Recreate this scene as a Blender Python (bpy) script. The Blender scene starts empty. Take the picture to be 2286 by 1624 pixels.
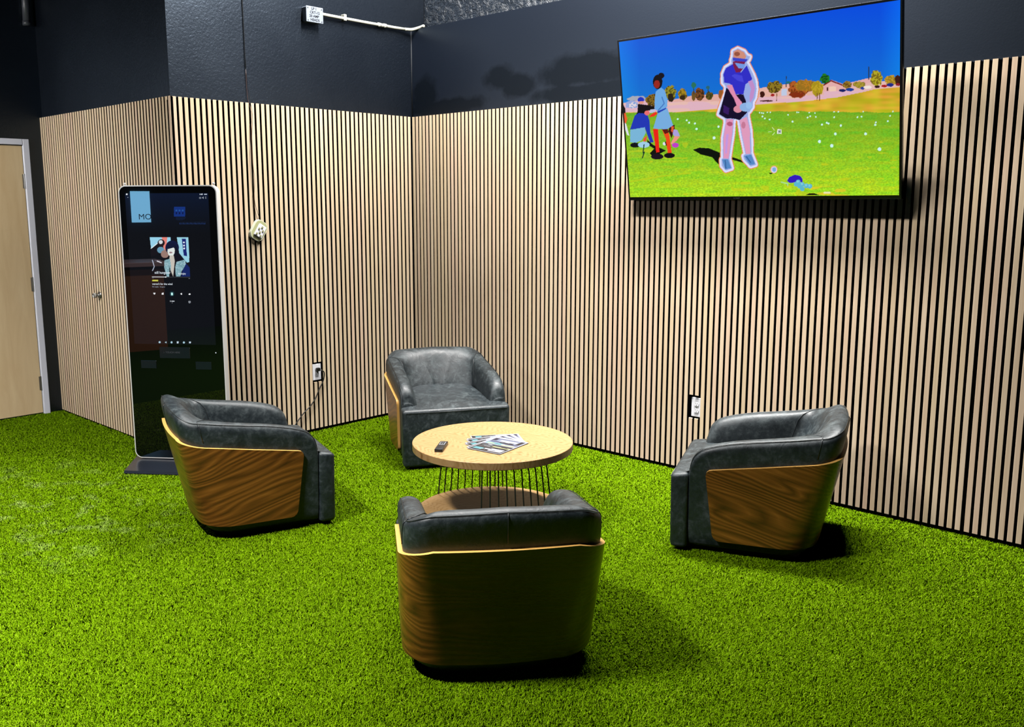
import bpy, bmesh, math, random
import numpy as np
from mathutils import Vector, Matrix

random.seed(7)
rng = np.random.default_rng(11)
S = bpy.context.scene
COL = S.collection
R = math.radians

# ------------------------------------------------------------------ helpers
def srgb(r, g, b):
    def f(c):
        c /= 255.0
        return c / 12.92 if c <= 0.04045 else ((c + 0.055) / 1.055) ** 2.4
    return (f(r), f(g), f(b), 1.0)

def link(o, parent=None):
    COL.objects.link(o)
    if parent is not None:
        o.parent = parent
    return o

def tag(o, label, cat, group=None, kind=None):
    o['label'] = label
    o['category'] = cat
    if group: o['group'] = group
    if kind: o['kind'] = kind
    return o

def thing(name, label, cat, loc=(0, 0, 0), rz=0.0, group=None):
    o = bpy.data.objects.new(name, None)
    o.empty_display_size = 0.05
    o.location = loc
    o.rotation_euler = (0, 0, rz)
    link(o)
    return tag(o, label, cat, group)

def mobj(name, verts, faces, mat, parent=None, smooth=False, fm=None, uv=None):
    me = bpy.data.meshes.new(name)
    me.from_pydata([tuple(map(float, v)) for v in verts], [], [tuple(map(int, f)) for f in faces])
    for m in (mat if isinstance(mat, (list, tuple)) else [mat]):
        me.materials.append(m)
    if fm is not None:
        me.polygons.foreach_set('material_index', list(map(int, fm)))
    if smooth:
        me.polygons.foreach_set('use_smooth', [True] * len(me.polygons))
    if uv is not None:
        l = me.uv_layers.new(name='UVMap')
        vi = np.zeros(len(me.loops), dtype=np.int32)
        me.loops.foreach_get('vertex_index', vi)
        l.data.foreach_set('uv', np.asarray(uv, dtype=np.float32)[vi].ravel())
    me.update()
    o = bpy.data.objects.new(name, me)
    return link(o, parent)

def bobj(name, bm, mat, parent=None, smooth=False):
    me = bpy.data.meshes.new(name)
    bmesh.ops.recalc_face_normals(bm, faces=bm.faces[:])
    bm.to_mesh(me); bm.free()
    for m in (mat if isinstance(mat, (list, tuple)) else [mat]):
        me.materials.append(m)
    if smooth:
        me.polygons.foreach_set('use_smooth', [True] * len(me.polygons))
    return link(bpy.data.objects.new(name, me), parent)

def autosmooth(o, ang=40):
    me = o.data
    me.polygons.foreach_set('use_smooth', [True] * len(me.polygons))
    bm = bmesh.new(); bm.from_mesh(me)
    for e in bm.edges:
        if len(e.link_faces) == 2 and e.calc_face_angle(0) > R(ang):
            e.smooth = False
    bm.to_mesh(me); bm.free()
    return o

def box(bm, x0, x1, y0, y1, z0, z1, mi=0):
    vs = [bm.verts.new(p) for p in ((x0, y0, z0), (x1, y0, z0), (x1, y1, z0), (x0, y1, z0),
                                    (x0, y0, z1), (x1, y0, z1), (x1, y1, z1), (x0, y1, z1))]
    fs = []
    for f in ((0, 3, 2, 1), (4, 5, 6, 7), (0, 1, 5, 4), (1, 2, 6, 5), (2, 3, 7, 6), (3, 0, 4, 7)):
        fc = bm.faces.new([vs[i] for i in f]); fc.material_index = mi; fs.append(fc)
    return vs, fs

def bev(bm, w, seg=2, geom=None):
    bmesh.ops.bevel(bm, geom=(geom or bm.edges[:]), offset=w, segments=seg, profile=0.5, affect='EDGES')

def tube_geo(pts, r, n=8, cap=True):
    pts = [Vector(p) for p in pts]
    V, F = [], []
    up0 = None
    for i, p in enumerate(pts):
        a = pts[max(i - 1, 0)]; b = pts[min(i + 1, len(pts) - 1)]
        t = (b - a).normalized()
        if up0 is None:
            up0 = Vector((0, 0, 1)) if abs(t.z) < 0.9 else Vector((1, 0, 0))
        s = t.cross(up0).normalized(); u = s.cross(t).normalized(); up0 = u
        rr = r[i] if isinstance(r, (list, tuple)) else r
        for k in range(n):
            an = 2 * math.pi * k / n
            V.append(p + s * (rr * math.cos(an)) + u * (rr * math.sin(an)))
    m = len(pts)
    for i in range(m - 1):
        for k in range(n):
            k2 = (k + 1) % n
            F.append((i * n + k, i * n + k2, (i + 1) * n + k2, (i + 1) * n + k))
    if cap:
        F.append(tuple(range(n - 1, -1, -1)))
        F.append(tuple((m - 1) * n + k for k in range(n)))
    return V, F

def tube(name, pts, r, mat, parent=None, n=8):
    V, F = tube_geo(pts, r, n)
    return mobj(name, V, F, mat, parent, True)

def tubes(name, lst, r, mat, parent=None, n=6):
    V, F = [], []
    for pts in lst:
        v, f = tube_geo(pts, r, n)
        o = len(V); V += v; F += [tuple(i + o for i in q) for q in f]
    return mobj(name, V, F, mat, parent, True)

def smoothpath(pts, n=8):
    P = [Vector(p) for p in pts]
    P = [P[0] * 2 - P[1]] + P + [P[-1] * 2 - P[-2]]
    out = []
    for i in range(1, len(P) - 2):
        p0, p1, p2, p3 = P[i - 1:i + 3]
        for k in range(n):
            t = k / n
            out.append(0.5 * ((2 * p1) + (p2 - p0) * t + (2 * p0 - 5 * p1 + 4 * p2 - p3) * t * t + (3 * p1 - p0 - 3 * p2 + p3) * t ** 3))
    out.append(P[-2])
    return out

def rrect(w, h, r, n=8):
    pts = []
    for cx, cy, a0 in ((w - r, r, -90), (w - r, h - r, 0), (r, h - r, 90), (r, r, 180)):
        for k in range(n + 1):
            a = R(a0 + 90 * k / n)
            pts.append((cx + r * math.cos(a), cy + r * math.sin(a)))
    return pts

def prism(bm, pts, fn0, fn1, mi=0):
    """pts 2-D outline; fn0/fn1 map a 2-D point to the two end positions"""
    a = [bm.verts.new(fn0(*p)) for p in pts]; b = [bm.verts.new(fn1(*p)) for p in pts]
    n = len(pts)
    fs = [bm.faces.new(a[::-1]), bm.faces.new(b)]
    for i in range(n):
        fs.append(bm.faces.new((a[i], a[(i + 1) % n], b[(i + 1) % n], b[i])))
    for f in fs: f.material_index = mi
    return fs

def lathe(name, prof, mat, parent=None, n=64, loc=(0, 0, 0), fm=None):
    V, F, M = [], [], []
    for (r, z) in prof:
        for k in range(n):
            a = 2 * math.pi * k / n
            V.append((loc[0] + r * math.cos(a), loc[1] + r * math.sin(a), loc[2] + z))
    for i in range(len(prof) - 1):
        for k in range(n):
            F.append((i * n + k, i * n + (k + 1) % n, (i + 1) * n + (k + 1) % n, (i + 1) * n + k))
            M.append(fm[i] if fm else 0)
    F.append(tuple(range(n - 1, -1, -1))); M.append(0)
    F.append(tuple((len(prof) - 1) * n + k for k in range(n))); M.append(0)
    return mobj(name, V, F, mat, parent, False, M)

def lettering(name, body, size, mat, M, parent, ax='CENTER', ay='CENTER', sx=1.0, ext=0.0003, bold=0.0):
    cu = bpy.data.curves.new(name, 'FONT')
    cu.body = body; cu.size = size; cu.align_x = ax; cu.align_y = ay; cu.extrude = ext; cu.offset = bold
    t = bpy.data.objects.new(name + '_tmp', cu)
    COL.objects.link(t)
    dg = bpy.context.evaluated_depsgraph_get()
    me = bpy.data.meshes.new_from_object(t.evaluated_get(dg))
    bpy.data.objects.remove(t)
    me.transform(Matrix.Diagonal((sx, 1, 1, 1)))
    me.transform(M)
    me.materials.clear(); me.materials.append(mat)
    me.name = name
    return link(bpy.data.objects.new(name, me), parent)

# ------------------------------------------------------------------ materials
def new_mat(name):
    m = bpy.data.materials.new(name); m.use_nodes = True
    nt = m.node_tree
    return m, nt, nt.nodes['Principled BSDF']

def simple(name, col, rough=0.5, metal=0.0, spec=0.5, coat=0.0):
    m, nt, b = new_mat(name)
    b.inputs['Base Color'].default_value = col
    b.inputs['Roughness'].default_value = rough
    b.inputs['Metallic'].default_value = metal
    b.inputs['Specular IOR Level'].default_value = spec
    b.inputs['Coat Weight'].default_value = coat
    b.inputs['Coat Roughness'].default_value = 0.08
    return m

class N:
    def __init__(s, nt): s.nt = nt
    def add(s, t, **kw):
        n = s.nt.nodes.new(t)
        for k, v in kw.items(): setattr(n, k, v)
        return n
    def l(s, a, b): s.nt.links.new(a, b)
    def coord(s, out='Object', scale=(1, 1, 1), loc=(0, 0, 0), rot=(0, 0, 0)):
        c = s.add('ShaderNodeTexCoord'); m = s.add('ShaderNodeMapping')
        m.inputs['Scale'].default_value = scale; m.inputs['Location'].default_value = loc
        m.inputs['Rotation'].default_value = rot
        s.l(c.outputs[out], m.inputs['Vector']); return m.outputs['Vector']
    def noise(s, vec, scale=5, detail=4, rough=0.55, dist=0.0):
        n = s.add('ShaderNodeTexNoise')
        n.inputs['Scale'].default_value = scale; n.inputs['Detail'].default_value = detail
        n.inputs['Roughness'].default_value = rough; n.inputs['Distortion'].default_value = dist
        s.l(vec, n.inputs['Vector']); return n.outputs['Fac']
    def ramp(s, fac, stops, interp='LINEAR'):
        r = s.add('ShaderNodeValToRGB'); e = r.color_ramp.elements
        r.color_ramp.interpolation = interp
        e[0].position, e[0].color = stops[0]
        e[1].position, e[1].color = stops[-1]
        for p, c in stops[1:-1]:
            q = e.new(p); q.color = c
        s.l(fac, r.inputs['Fac']); return r.outputs['Color']
    def math(s, op, a, b=None, clamp=False):
        n = s.add('ShaderNodeMath', operation=op); n.use_clamp = clamp
        for i, v in enumerate((a, b)):
            if v is None: continue
            if isinstance(v, (int, float)): n.inputs[i].default_value = v
            else: s.l(v, n.inputs[i])
        return n.outputs[0]
    def mix(s, fac, a, b, blend='MIX'):
        n = s.add('ShaderNodeMix', data_type='RGBA', blend_type=blend)
        for sock, v in ((n.inputs[0], fac), (n.inputs[6], a), (n.inputs[7], b)):
            if isinstance(v, (int, float)): sock.default_value = v
            elif isinstance(v, tuple): sock.default_value = v
            else: s.l(v, sock)
        return n.outputs[2]
    def bump(s, h, strength, dist, bsdf):
        n = s.add('ShaderNodeBump'); n.inputs['Strength'].default_value = strength
        n.inputs['Distance'].default_value = dist
        s.l(h, n.inputs['Height']); s.l(n.outputs['Normal'], bsdf.inputs['Normal'])

def mat_slat():
    m, nt, b = new_mat('slat_oak'); n = N(nt)
    g = n.add('ShaderNodeNewGeometry')
    rnd = g.outputs['Random Per Island']
    base = n.ramp(rnd, [(0, srgb(218, 196, 167)), (0.3, srgb(223, 202, 167)), (0.55, srgb(222, 195, 169)), (0.8, srgb(227, 208, 178)), (1, srgb(211, 189, 156))])
    v = n.coord('Object', (60, 60, 1.4))
    off = n.add('ShaderNodeVectorMath', operation='ADD')
    cmb = n.add('ShaderNodeCombineXYZ'); n.l(n.math('MULTIPLY', rnd, 37.0), cmb.inputs[2])
    n.l(v, off.inputs[0]); n.l(cmb.outputs[0], off.inputs[1])
    f = n.noise(off.outputs[0], 2.2, 5, 0.6, 0.4)
    col = n.mix(n.ramp(f, [(0.35, (0, 0, 0, 1)), (0.7, (1, 1, 1, 1))]), base, srgb(190, 158, 118))
    col2 = n.mix(0.48, base, col)
    n.l(col2, b.inputs['Base Color'])
    b.inputs['Roughness'].default_value = 0.55
    b.inputs['Specular IOR Level'].default_value = 0.3
    return m

def mat_paint():
    m, nt, b = new_mat('black_wall_paint'); n = N(nt)
    v = n.coord('Object')
    c = n.noise(v, 1.6, 5, 0.6)
    col = n.ramp(c, [(0.3, (0.0008, 0.0014, 0.0032, 1)), (0.75, (0.0014, 0.0022, 0.0046, 1))])
    n.l(col, b.inputs['Base Color'])
    r = n.noise(v, 0.9, 4, 0.6)
    n.l(n.ramp(r, [(0.3, (0.33,) * 3 + (1,)), (0.7, (0.41,) * 3 + (1,))]), b.inputs['Roughness'])
    b.inputs['Specular IOR Level'].default_value = 1.0
    b.inputs['Specular Tint'].default_value = (0.62, 0.78, 1.0, 1)
    b.inputs['IOR'].default_value = 1.5
    n.bump(n.noise(v, 62, 4, 0.62, 0.5), 0.32, 0.005, b)
    return m

def mat_paint_patched():
    """partition paint with duller touch-up patches (roller marks) above the slats"""
    m, nt, b = new_mat('patched_wall_paint'); n = N(nt)
    v = n.coord('Object')
    sep = n.add('ShaderNodeSeparateXYZ'); n.l(v, sep.inputs[0])
    wob = n.noise(v, 5.0, 4, 0.6)
    tot = None
    for cx, cz, rx, rz in ((0.14, 2.52, 0.18, 0.14), (0.35, 2.43, 0.42, 0.07), (0.93, 2.60, 0.14, 0.09), (1.12, 2.52, 0.16, 0.09), (1.72, 2.57, 0.42, 0.12), (1.72, 2.43, 0.5, 0.07)):
        dx = n.math('DIVIDE', n.math('SUBTRACT', sep.outputs[0], cx), rx)
        dz = n.math('DIVIDE', n.math('SUBTRACT', sep.outputs[2], cz), rz)
        d = n.math('SQRT', n.math('ADD', n.math('MULTIPLY', dx, dx), n.math('MULTIPLY', dz, dz)))
        d = n.math('ADD', d, n.math('MULTIPLY', n.math('SUBTRACT', wob, 0.5), 1.5))
        q = n.math('SUBTRACT', 1.0, n.math('MULTIPLY', n.math('SUBTRACT', d, 0.75), 2.2), clamp=True)
        tot = q if tot is None else n.math('MAXIMUM', tot, q)
    col = n.mix(tot, (0.0030, 0.0044, 0.0090, 1), (0.0016, 0.0026, 0.0046, 1))
    n.l(col, b.inputs['Base Color'])
    rr = n.math('ADD', n.math('MULTIPLY', tot, 0.04), 0.37)
    n.l(rr, b.inputs['Roughness'])
    b.inputs['Specular Tint'].default_value = (0.62, 0.78, 1.0, 1)
    b.inputs['IOR'].default_value = 1.5
    n.l(n.math('SUBTRACT', 1.0, n.math('MULTIPLY', tot, 0.62)), b.inputs['Specular IOR Level'])
    n.bump(n.noise(v, 110, 3, 0.6), 0.12, 0.003, b)
    return m

def mat_foil():
    m, nt, b = new_mat('black_insulation'); n = N(nt)
    v = n.coord('Object', (1, 1, 1))
    b.inputs['Base Color'].default_value = (0.008, 0.012, 0.019, 1)
    b.inputs['Roughness'].default_value = 0.42
    f = n.math('ADD', n.noise(v, 22, 4, 0.65, 1.0), n.math('MULTIPLY', n.noise(v, 4, 3, 0.5), 1.4))
    n.bump(f, 0.8, 0.03, b)
    return m

def mat_leather():
    m, nt, b = new_mat('distressed_leather'); n = N(nt)
    v = n.coord('Object')
    big = n.noise(v, 15, 6, 0.7, 0.5)
    fine = n.noise(v, 60, 4, 0.6)
    f = n.math('ADD', n.math('MULTIPLY', big, 0.75), n.math('MULTIPLY', fine, 0.25))
    col = n.ramp(f, [(0.36, (0.003, 0.006, 0.0085, 1)), (0.50, (0.0095, 0.0155, 0.019, 1)), (0.66, (0.042, 0.054, 0.058, 1))])
    n.l(col, b.inputs['Base Color'])
    n.l(n.ramp(f, [(0.3, (0.40,) * 3 + (1,)), (0.7, (0.62,) * 3 + (1,))]), b.inputs['Roughness'])
    b.inputs['Specular IOR Level'].default_value = 0.5
    wr = n.noise(n.coord('Object', (1, 1, 0.6)), 16, 3, 0.5, 1.2)
    h = n.math('ADD', n.math('MULTIPLY', wr, 0.6), n.math('MULTIPLY', n.noise(v, 240, 2, 0.5), 0.10))
    n.bump(h, 0.35, 0.010, b)
    return m

def mat_walnut():
    m, nt, b = new_mat('walnut_veneer'); n = N(nt)
    sep = n.add('ShaderNodeSeparateXYZ'); n.l(n.coord('UV'), sep.inputs[0])
    au = n.math('ABSOLUTE', sep.outputs[0])
    tilt = n.math('MULTIPLY', n.math('MAXIMUM', n.math('SUBTRACT', au, .30), 0.0), .27)   # grain climbs towards the front
    v = n.math('SUBTRACT', sep.outputs[1], tilt)
    def vec(su, sv, off=0.0):
        c = n.add('ShaderNodeCombineXYZ')
        n.l(n.math('MULTIPLY', sep.outputs[0], su), c.inputs[0]); n.l(n.math('MULTIPLY', v, sv), c.inputs[1]); c.inputs[2].default_value = off
        return c.outputs[0]
    streak = n.noise(vec(2.2, 64), 1.0, 5, 0.62, 0.15)
    low = n.noise(vec(1.5, 8.5, 3.0), 1.0, 1, 0.3)
    band = n.math('MULTIPLY', n.math('PINGPONG', n.math('ADD', n.math('MULTIPLY', v, 34.0), n.math('MULTIPLY', low, 9.0)), 0.5), 2.0)
    broad = n.noise(vec(1.1, 14, 7.0), 1.0, 2, 0.5)
    f = n.math('ADD', n.math('ADD', n.math('MULTIPLY', streak, .62), n.math('MULTIPLY', band, .30)), n.math('MULTIPLY', broad, .26))
    col = n.ramp(f, [(0.32, srgb(50, 25, 7)), (0.50, srgb(84, 47, 14)), (0.68, srgb(112, 68, 22)), (0.88, srgb(142, 92, 34))])
    n.l(col, b.inputs['Base Color'])
    b.inputs['Roughness'].default_value = 0.34
    b.inputs['Specular IOR Level'].default_value = 0.45
    b.inputs['Coat Weight'].default_value = 0.25
    b.inputs['Coat Roughness'].default_value = 0.25
    return m

def mat_oak(name='table_oak', rot=0.0, dark=1.0):
    m, nt, b = new_mat(name); n = N(nt)
    lo = n.noise(n.coord('Object', (1.3, 5.5, 3), rot=(0, 0, rot)), 1.7, 2, 0.4)
    v = n.coord('Object', (1, 1, 1), rot=(0, 0, rot))
    sep = n.add('ShaderNodeSeparateXYZ'); n.l(v, sep.inputs[0])
    ph = n.math('ADD', n.math('MULTIPLY', sep.outputs[1], 34.0), n.math('MULTIPLY', lo, 13.0))
    tri = n.math('MULTIPLY', n.math('PINGPONG', ph, 0.5), 2.0)
    fine = n.noise(n.coord('Object', (5, 95, 20), rot=(0, 0, rot)), 1.0, 4, 0.68)
    f = n.math('ADD', n.math('MULTIPLY', tri, 0.32), n.math('MULTIPLY', fine, 0.75))
    def c(r, g, bb): x = srgb(r, g, bb); return (x[0] * dark, x[1] * dark, x[2] * dark, 1)
    col = n.ramp(f, [(0.22, c(108, 74, 38)), (0.40, c(142, 109, 66)), (0.62, c(159, 128, 86)), (0.9, c(142, 109, 67))])
    n.l(col, b.inputs['Base Color'])
    b.inputs['Roughness'].default_value = 0.42
    return m

def mat_grass():
    m, nt, b = new_mat('turf_fibre'); n = N(nt)
    g = n.add('ShaderNodeNewGeometry')
    rnd = g.outputs['Random Per Island']
    col = n.ramp(rnd, [(0, (0.054, 0.120, 0.0014, 1)), (0.35, (0.102, 0.208, 0.0019, 1)), (0.7, (0.143, 0.270, 0.0024, 1)), (0.93, (0.195, 0.332, 0.006, 1)), (1, (0.30, 0.44, 0.03, 1))])
    v = n.coord('Object')
    patch = n.noise(v, 1.1, 3, 0.5)
    col = n.mix(n.ramp(patch, [(0.35, (0, 0, 0, 1)), (0.7, (0.35, 0.35, 0.35, 1))]), col, (0.141, 0.252, 0.0025, 1))
    # sheen of brushed-flat fibres put into the colour, in trodden patches by the kiosk
    sep = n.add('ShaderNodeSeparateXYZ'); n.l(v, sep.inputs[0])
    dx = n.math('DIVIDE', n.math('SUBTRACT', sep.outputs[0], 0.35), 1.0)
    dy = n.math('DIVIDE', n.math('SUBTRACT', sep.outputs[1], -3.1), 0.7)
    d = n.math('SQRT', n.math('ADD', n.math('MULTIPLY', dx, dx), n.math('MULTIPLY', dy, dy)))
    zone = n.math('SUBTRACT', 1.25, d, clamp=True)
    blot = n.ramp(n.noise(v, 5.5, 4, 0.7), [(0.53, (0, 0, 0, 1)), (0.66, (1, 1, 1, 1))])
    fac = n.math('MULTIPLY', n.math('MULTIPLY', zone, blot), n.math('MULTIPLY', rnd, 0.9))
    col = n.mix(fac, col, (0.42, 0.53, 0.16, 1))
    n.l(col, b.inputs['Base Color'])
    b.inputs['Roughness'].default_value = 0.5
    b.inputs['Specular IOR Level'].default_value = 0.0
    return m

def mat_door():
    m, nt, b = new_mat('birch_door'); n = N(nt)
    f = n.noise(n.coord('Object', (3, 5, 0.8)), 2.0, 5, 0.6, 0.6)
    n.l(n.ramp(f, [(0.3, srgb(226, 196, 148)), (0.7, srgb(240, 214, 168))]), b.inputs['Base Color'])
    b.inputs['Roughness'].default_value = 0.5
    return m

def mat_attr(name, emit=1.0, rough=0.12, spec=0.5):
    """colour attribute that glows (a lit display)"""
    m, nt, b = new_mat(name); n = N(nt)
    a = n.add('ShaderNodeAttribute', attribute_name='picture')
    b.inputs['Base Color'].default_value = (0.004, 0.004, 0.005, 1)
    b.inputs['Roughness'].default_value = rough
    b.inputs['Specular IOR Level'].default_value = spec
    n.l(a.outputs['Color'], b.inputs['Emission Color'])
    b.inputs['Emission Strength'].default_value = emit
    return m

def mat_print():
    m, nt, b = new_mat('flyer_print'); n = N(nt)
    a = n.add('ShaderNodeAttribute', attribute_name='picture')
    n.l(a.outputs['Color'], b.inputs['Base Color'])
    b.inputs['Roughness'].default_value = 0.3
    return m

M = dict(
    slat=mat_slat(), felt=simple('black_felt', (0.0012, 0.0012, 0.0014, 1), 0.95, spec=0.0),
    paint=mat_paint(), patched=mat_paint_patched(), foil=mat_foil(),
    leather=mat_leather(), walnut=mat_walnut(),
    edge=simple('veneer_edge', srgb(232, 178, 96), 0.45),
    stitch=simple('leather_piping', (0.010, 0.013, 0.015, 1), 0.4),
    oak=mat_oak('table_oak', R(-50)), oak_edge=mat_oak('table_edge_oak', R(10), 0.8),
    black=simple('black_metal', (0.006, 0.006, 0.007, 1), 0.35, 0.0, 0.5),
    plinth=simple('black_plinth', (0.003, 0.003, 0.003, 1), 0.6, spec=0.2),
    glass=simple('black_glass', (0.0015, 0.0018, 0.002, 1), 0.01, 0.0, 0.5),
    basemetal=simple('black_steel_plate', (0.012, 0.014, 0.02, 1), 0.22, 0.0, 0.6),
    silver=simple('silver_trim', srgb(222, 222, 220), 0.3, 0.25),
    white=simple('white_enamel', srgb(236, 238, 248), 0.35),
    door=mat_door(), steel=simple('brushed_steel', srgb(150, 150, 150), 0.3, 0.9),
    galv=simple('galvanised_steel', srgb(138, 146, 158), 0.45, 0.2),
    pipe=simple('white_conduit_paint', srgb(186, 186, 172), 0.45),
    plastic=simple('white_plastic', srgb(232, 232, 236), 0.35),
    cream=simple('cream_plastic', srgb(222, 224, 200), 0.35),
    ink=simple('marker_ink', (0.004, 0.005, 0.01, 1), 0.5),
    cable=simple('black_cable', (0.004, 0.004, 0.004, 1), 0.4),
    wire=simple('dark_wire', (0.012, 0.010, 0.010, 1), 0.4),
    redwire=simple('brown_wire', srgb(84, 50, 34), 0.5),
    board=simple('circuit_parts', srgb(150, 150, 110), 0.5),
    bezel=simple('tv_bezel', (0.004, 0.004, 0.005, 1), 0.25),
    logo=simple('grey_logo', srgb(90, 92, 98), 0.4),
    greyglass=simple('sensor_glass', (0.006, 0.009, 0.013, 1), 0.12),
    pvc=simple('dark_grey_pipe', (0.05, 0.055, 0.065, 1), 0.4),
    turfbase=simple('turf_backing', (0.012, 0.034, 0.001, 1), 0.95, spec=0.0),
    grass=mat_grass(), ceil=simple('black_ceiling', (0.006, 0.007, 0.009, 1), 0.8),
    tvpic=mat_attr('tv_picture', 1.0, 0.25, 0.2), kpic=mat_attr('kiosk_picture', 1.0, 0.008, 0.5), print=mat_print(),
    remote=simple('remote_plastic', (0.008, 0.008, 0.009, 1), 0.35),
    button=simple('grey_buttons', srgb(120, 122, 128), 0.5),
    crate=simple('rear_wall_paint', (0.004, 0.005, 0.008, 1), 0.7),
)
def glow(name, col, s=1.0):
    m, nt, b = new_mat(name)
    b.inputs['Base Color'].default_value = (0.002, 0.002, 0.002, 1)
    b.inputs['Emission Color'].default_value = col
    b.inputs['Emission Strength'].default_value = s
    return m
M['glow_white'] = glow('lit_lettering', srgb(225, 235, 245))
M['glow_blue'] = glow('dim_lettering', srgb(150, 160, 175))

# ------------------------------------------------------------------ camera
FPX, PX, PY = 2027.02, 1098.09, 776.97
YAW, PITCH, ROLL = 2.33466, -0.15809, -0.00215
CAM = Vector((5.58683, -4.92055, 1.69846))
fw = Vector((math.cos(PITCH) * math.cos(YAW), math.cos(PITCH) * math.sin(YAW), math.sin(PITCH)))
rt = fw.cross(Vector((0, 0, 1))).normalized(); up = rt.cross(fw)
r2 = rt * math.cos(ROLL) + up * math.sin(ROLL); u2 = -rt * math.sin(ROLL) + up * math.cos(ROLL)
cd = bpy.data.cameras.new('camera'); co = bpy.data.objects.new('camera', cd); COL.objects.link(co)
cd.sensor_fit = 'HORIZONTAL'; cd.sensor_width = 36.0
cd.lens = FPX * 36.0 / 2286
cd.shift_x = (2286 / 2 - PX) / 2286
cd.shift_y = -(1624 / 2 - PY) / 2286
cd.clip_start = 0.05
mt = Matrix((r2, u2, -fw)).transposed().to_4x4(); mt.translation = CAM
co.matrix_world = mt
S.camera = co

# ------------------------------------------------------------------ room shell
PH = 2.376                                   # slat height
XD = -2.145                                  # door wall plane
def shell(name, x0, x1, y0, y1, z0, z1, mat, kind='structure'):
    bm = bmesh.new(); box(bm, x0, x1, y0, y1, z0, z1)
    o = bobj(name, bm, mat); o['kind'] = kind
    return o
ZC = 4.8
fl = shell('floor', XD - .2, 9.0, -9.0, 0.4, -0.10, -0.0145, M['turfbase'])
ce = shell('ceiling', XD - .2, 9.0, -9.0, 0.4, ZC, ZC + .1, M['ceil'])
wb = shell('wall_back', -0.30, -0.022, -2.026, 0.16, -0.024, ZC, M['paint'])
wr = shell('wall_right', -0.022, 9.0, 0.022, 0.15, -0.024, 3.045, M['patched'])
we = shell('wall_exterior', -0.022, 9.0, 0.165, 0.4, -0.024, ZC, M['foil'])
wl = shell('wall_left', XD, -0.30, -2.026, -1.9, -0.024, ZC, M['paint'])
wd = shell('wall_door', XD - .2, XD, -9.0, -2.026, -0.024, ZC, M['paint'])
shell('wall_front', XD, 9.0, -9.2, -9.0, -0.024, ZC, M['crate'])
shell('wall_side', 9.0, 9.2, -9.0, 0.4, -0.024, ZC, M['crate'])

# slat cladding: each wall carries one panel of slats on black felt
SW, SD, LIP = 0.0257, 0.012, 0.0030
def slats(name, spans, z0, put, parent, felt_rng, felt_z, felt_back=0.0225):
    """spans: list of (a0, a1, zlo, zhi) along the wall; put(a, d, z): a along the wall, d behind the face"""
    V, F, FM = [], [], []
    for a0, a1, zl, zh in spans:
        o = len(V)
        c = 0.0012
        for z in (zl, zh):
            for a, d in ((a0, SD), (a0, LIP), (a0, c), (a0 + c, 0), (a1 - c, 0), (a1, c), (a1, LIP), (a1, SD)):
                V.append(put(a, d, z))
        for k in range(7):
            F.append((o + k, o + k + 1, o + 8 + k + 1, o + 8 + k)); FM.append(1 if k in (0, 6) else 0)
        F.append(tuple(o + 8 + k for k in range(8))); FM.append(0)
        F.append(tuple(o + k for k in range(7, -1, -1))); FM.append(1)
    # one island per slat so that each gets its own shade
    p = mobj(name, V, F, [M['slat'], M['felt']], parent, False, FM)
    bm = bmesh.new(); bm.from_mesh(p.data); bmesh.ops.recalc_face_normals(bm, faces=bm.faces[:]); bm.to_mesh(p.data); bm.free()
    a0, a1 = felt_rng
    vs = [put(a, d, z) for z in felt_z for a, d in ((a0, SD), (a1, SD), (a1, felt_back), (a0, felt_back))]
    f = mobj('felt_backing', vs, [(0, 1, 2, 3), (4, 5, 6, 7), (0, 1, 5, 4), (1, 2, 6, 5), (2, 3, 7, 6), (3, 0, 4, 7)], M['felt'], parent)
    bm = bmesh.new(); bm.from_mesh(f.data); bmesh.ops.recalc_face_normals(bm, faces=bm.faces[:]); bm.to_mesh(f.data); bm.free()
    return p

ZB = 0.018
sp = []
for i in range(1, 150):
    x = -0.0388 + i * 0.04 + (0.004 if i >= 107 else 0) + rng.uniform(-.0006, .0006)
    if i in (66, 67):
        sp += [(x, x + SW, ZB, 0.352), (x, x + SW, 0.502, PH)]
    else:
        sp.append((x, x + SW, ZB, PH))
slats('slat_panel', sp, ZB, lambda a, d, z: (a, d, z), wr, (-0.02, 6.0), (-0.02, PH - .004), 0.0219)
sp = []
for i in range(0, 50):
    y = -2.0229 + i * 0.04042 + rng.uniform(-.0006, .0006)
    if i in (25, 26):
        sp += [(y, y + SW, ZB, 0.372), (y, y + SW, 0.523, PH)]
    else:
        sp.append((y, y + SW, ZB, PH))
slats('slat_panel', sp, ZB, lambda a, d, z: (-d, a, z), wb, (-2.0255, 0.0), (-0.02, PH - .004), 0.0219)
sp = []
for i in range(0, 51):
    x = -0.0112 - i * 0.04263 + rng.uniform(-.0006, .0006)
    sp.append((x, x + SW, 0.004, PH))
slats('slat_panel', sp, ZB, lambda a, d, z: (a, -2.0475 + d, z), wl, (XD + .001, 0.0142), (-0.02, PH - .004), 0.0213)

tube('corner_bead', [(-.0185, .0195, PH + .004), (-.0185, .0195, 3.04)], .0035, simple('grey_caulk', (.008, .010, .014, 1), .6), wr, 6)

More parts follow.
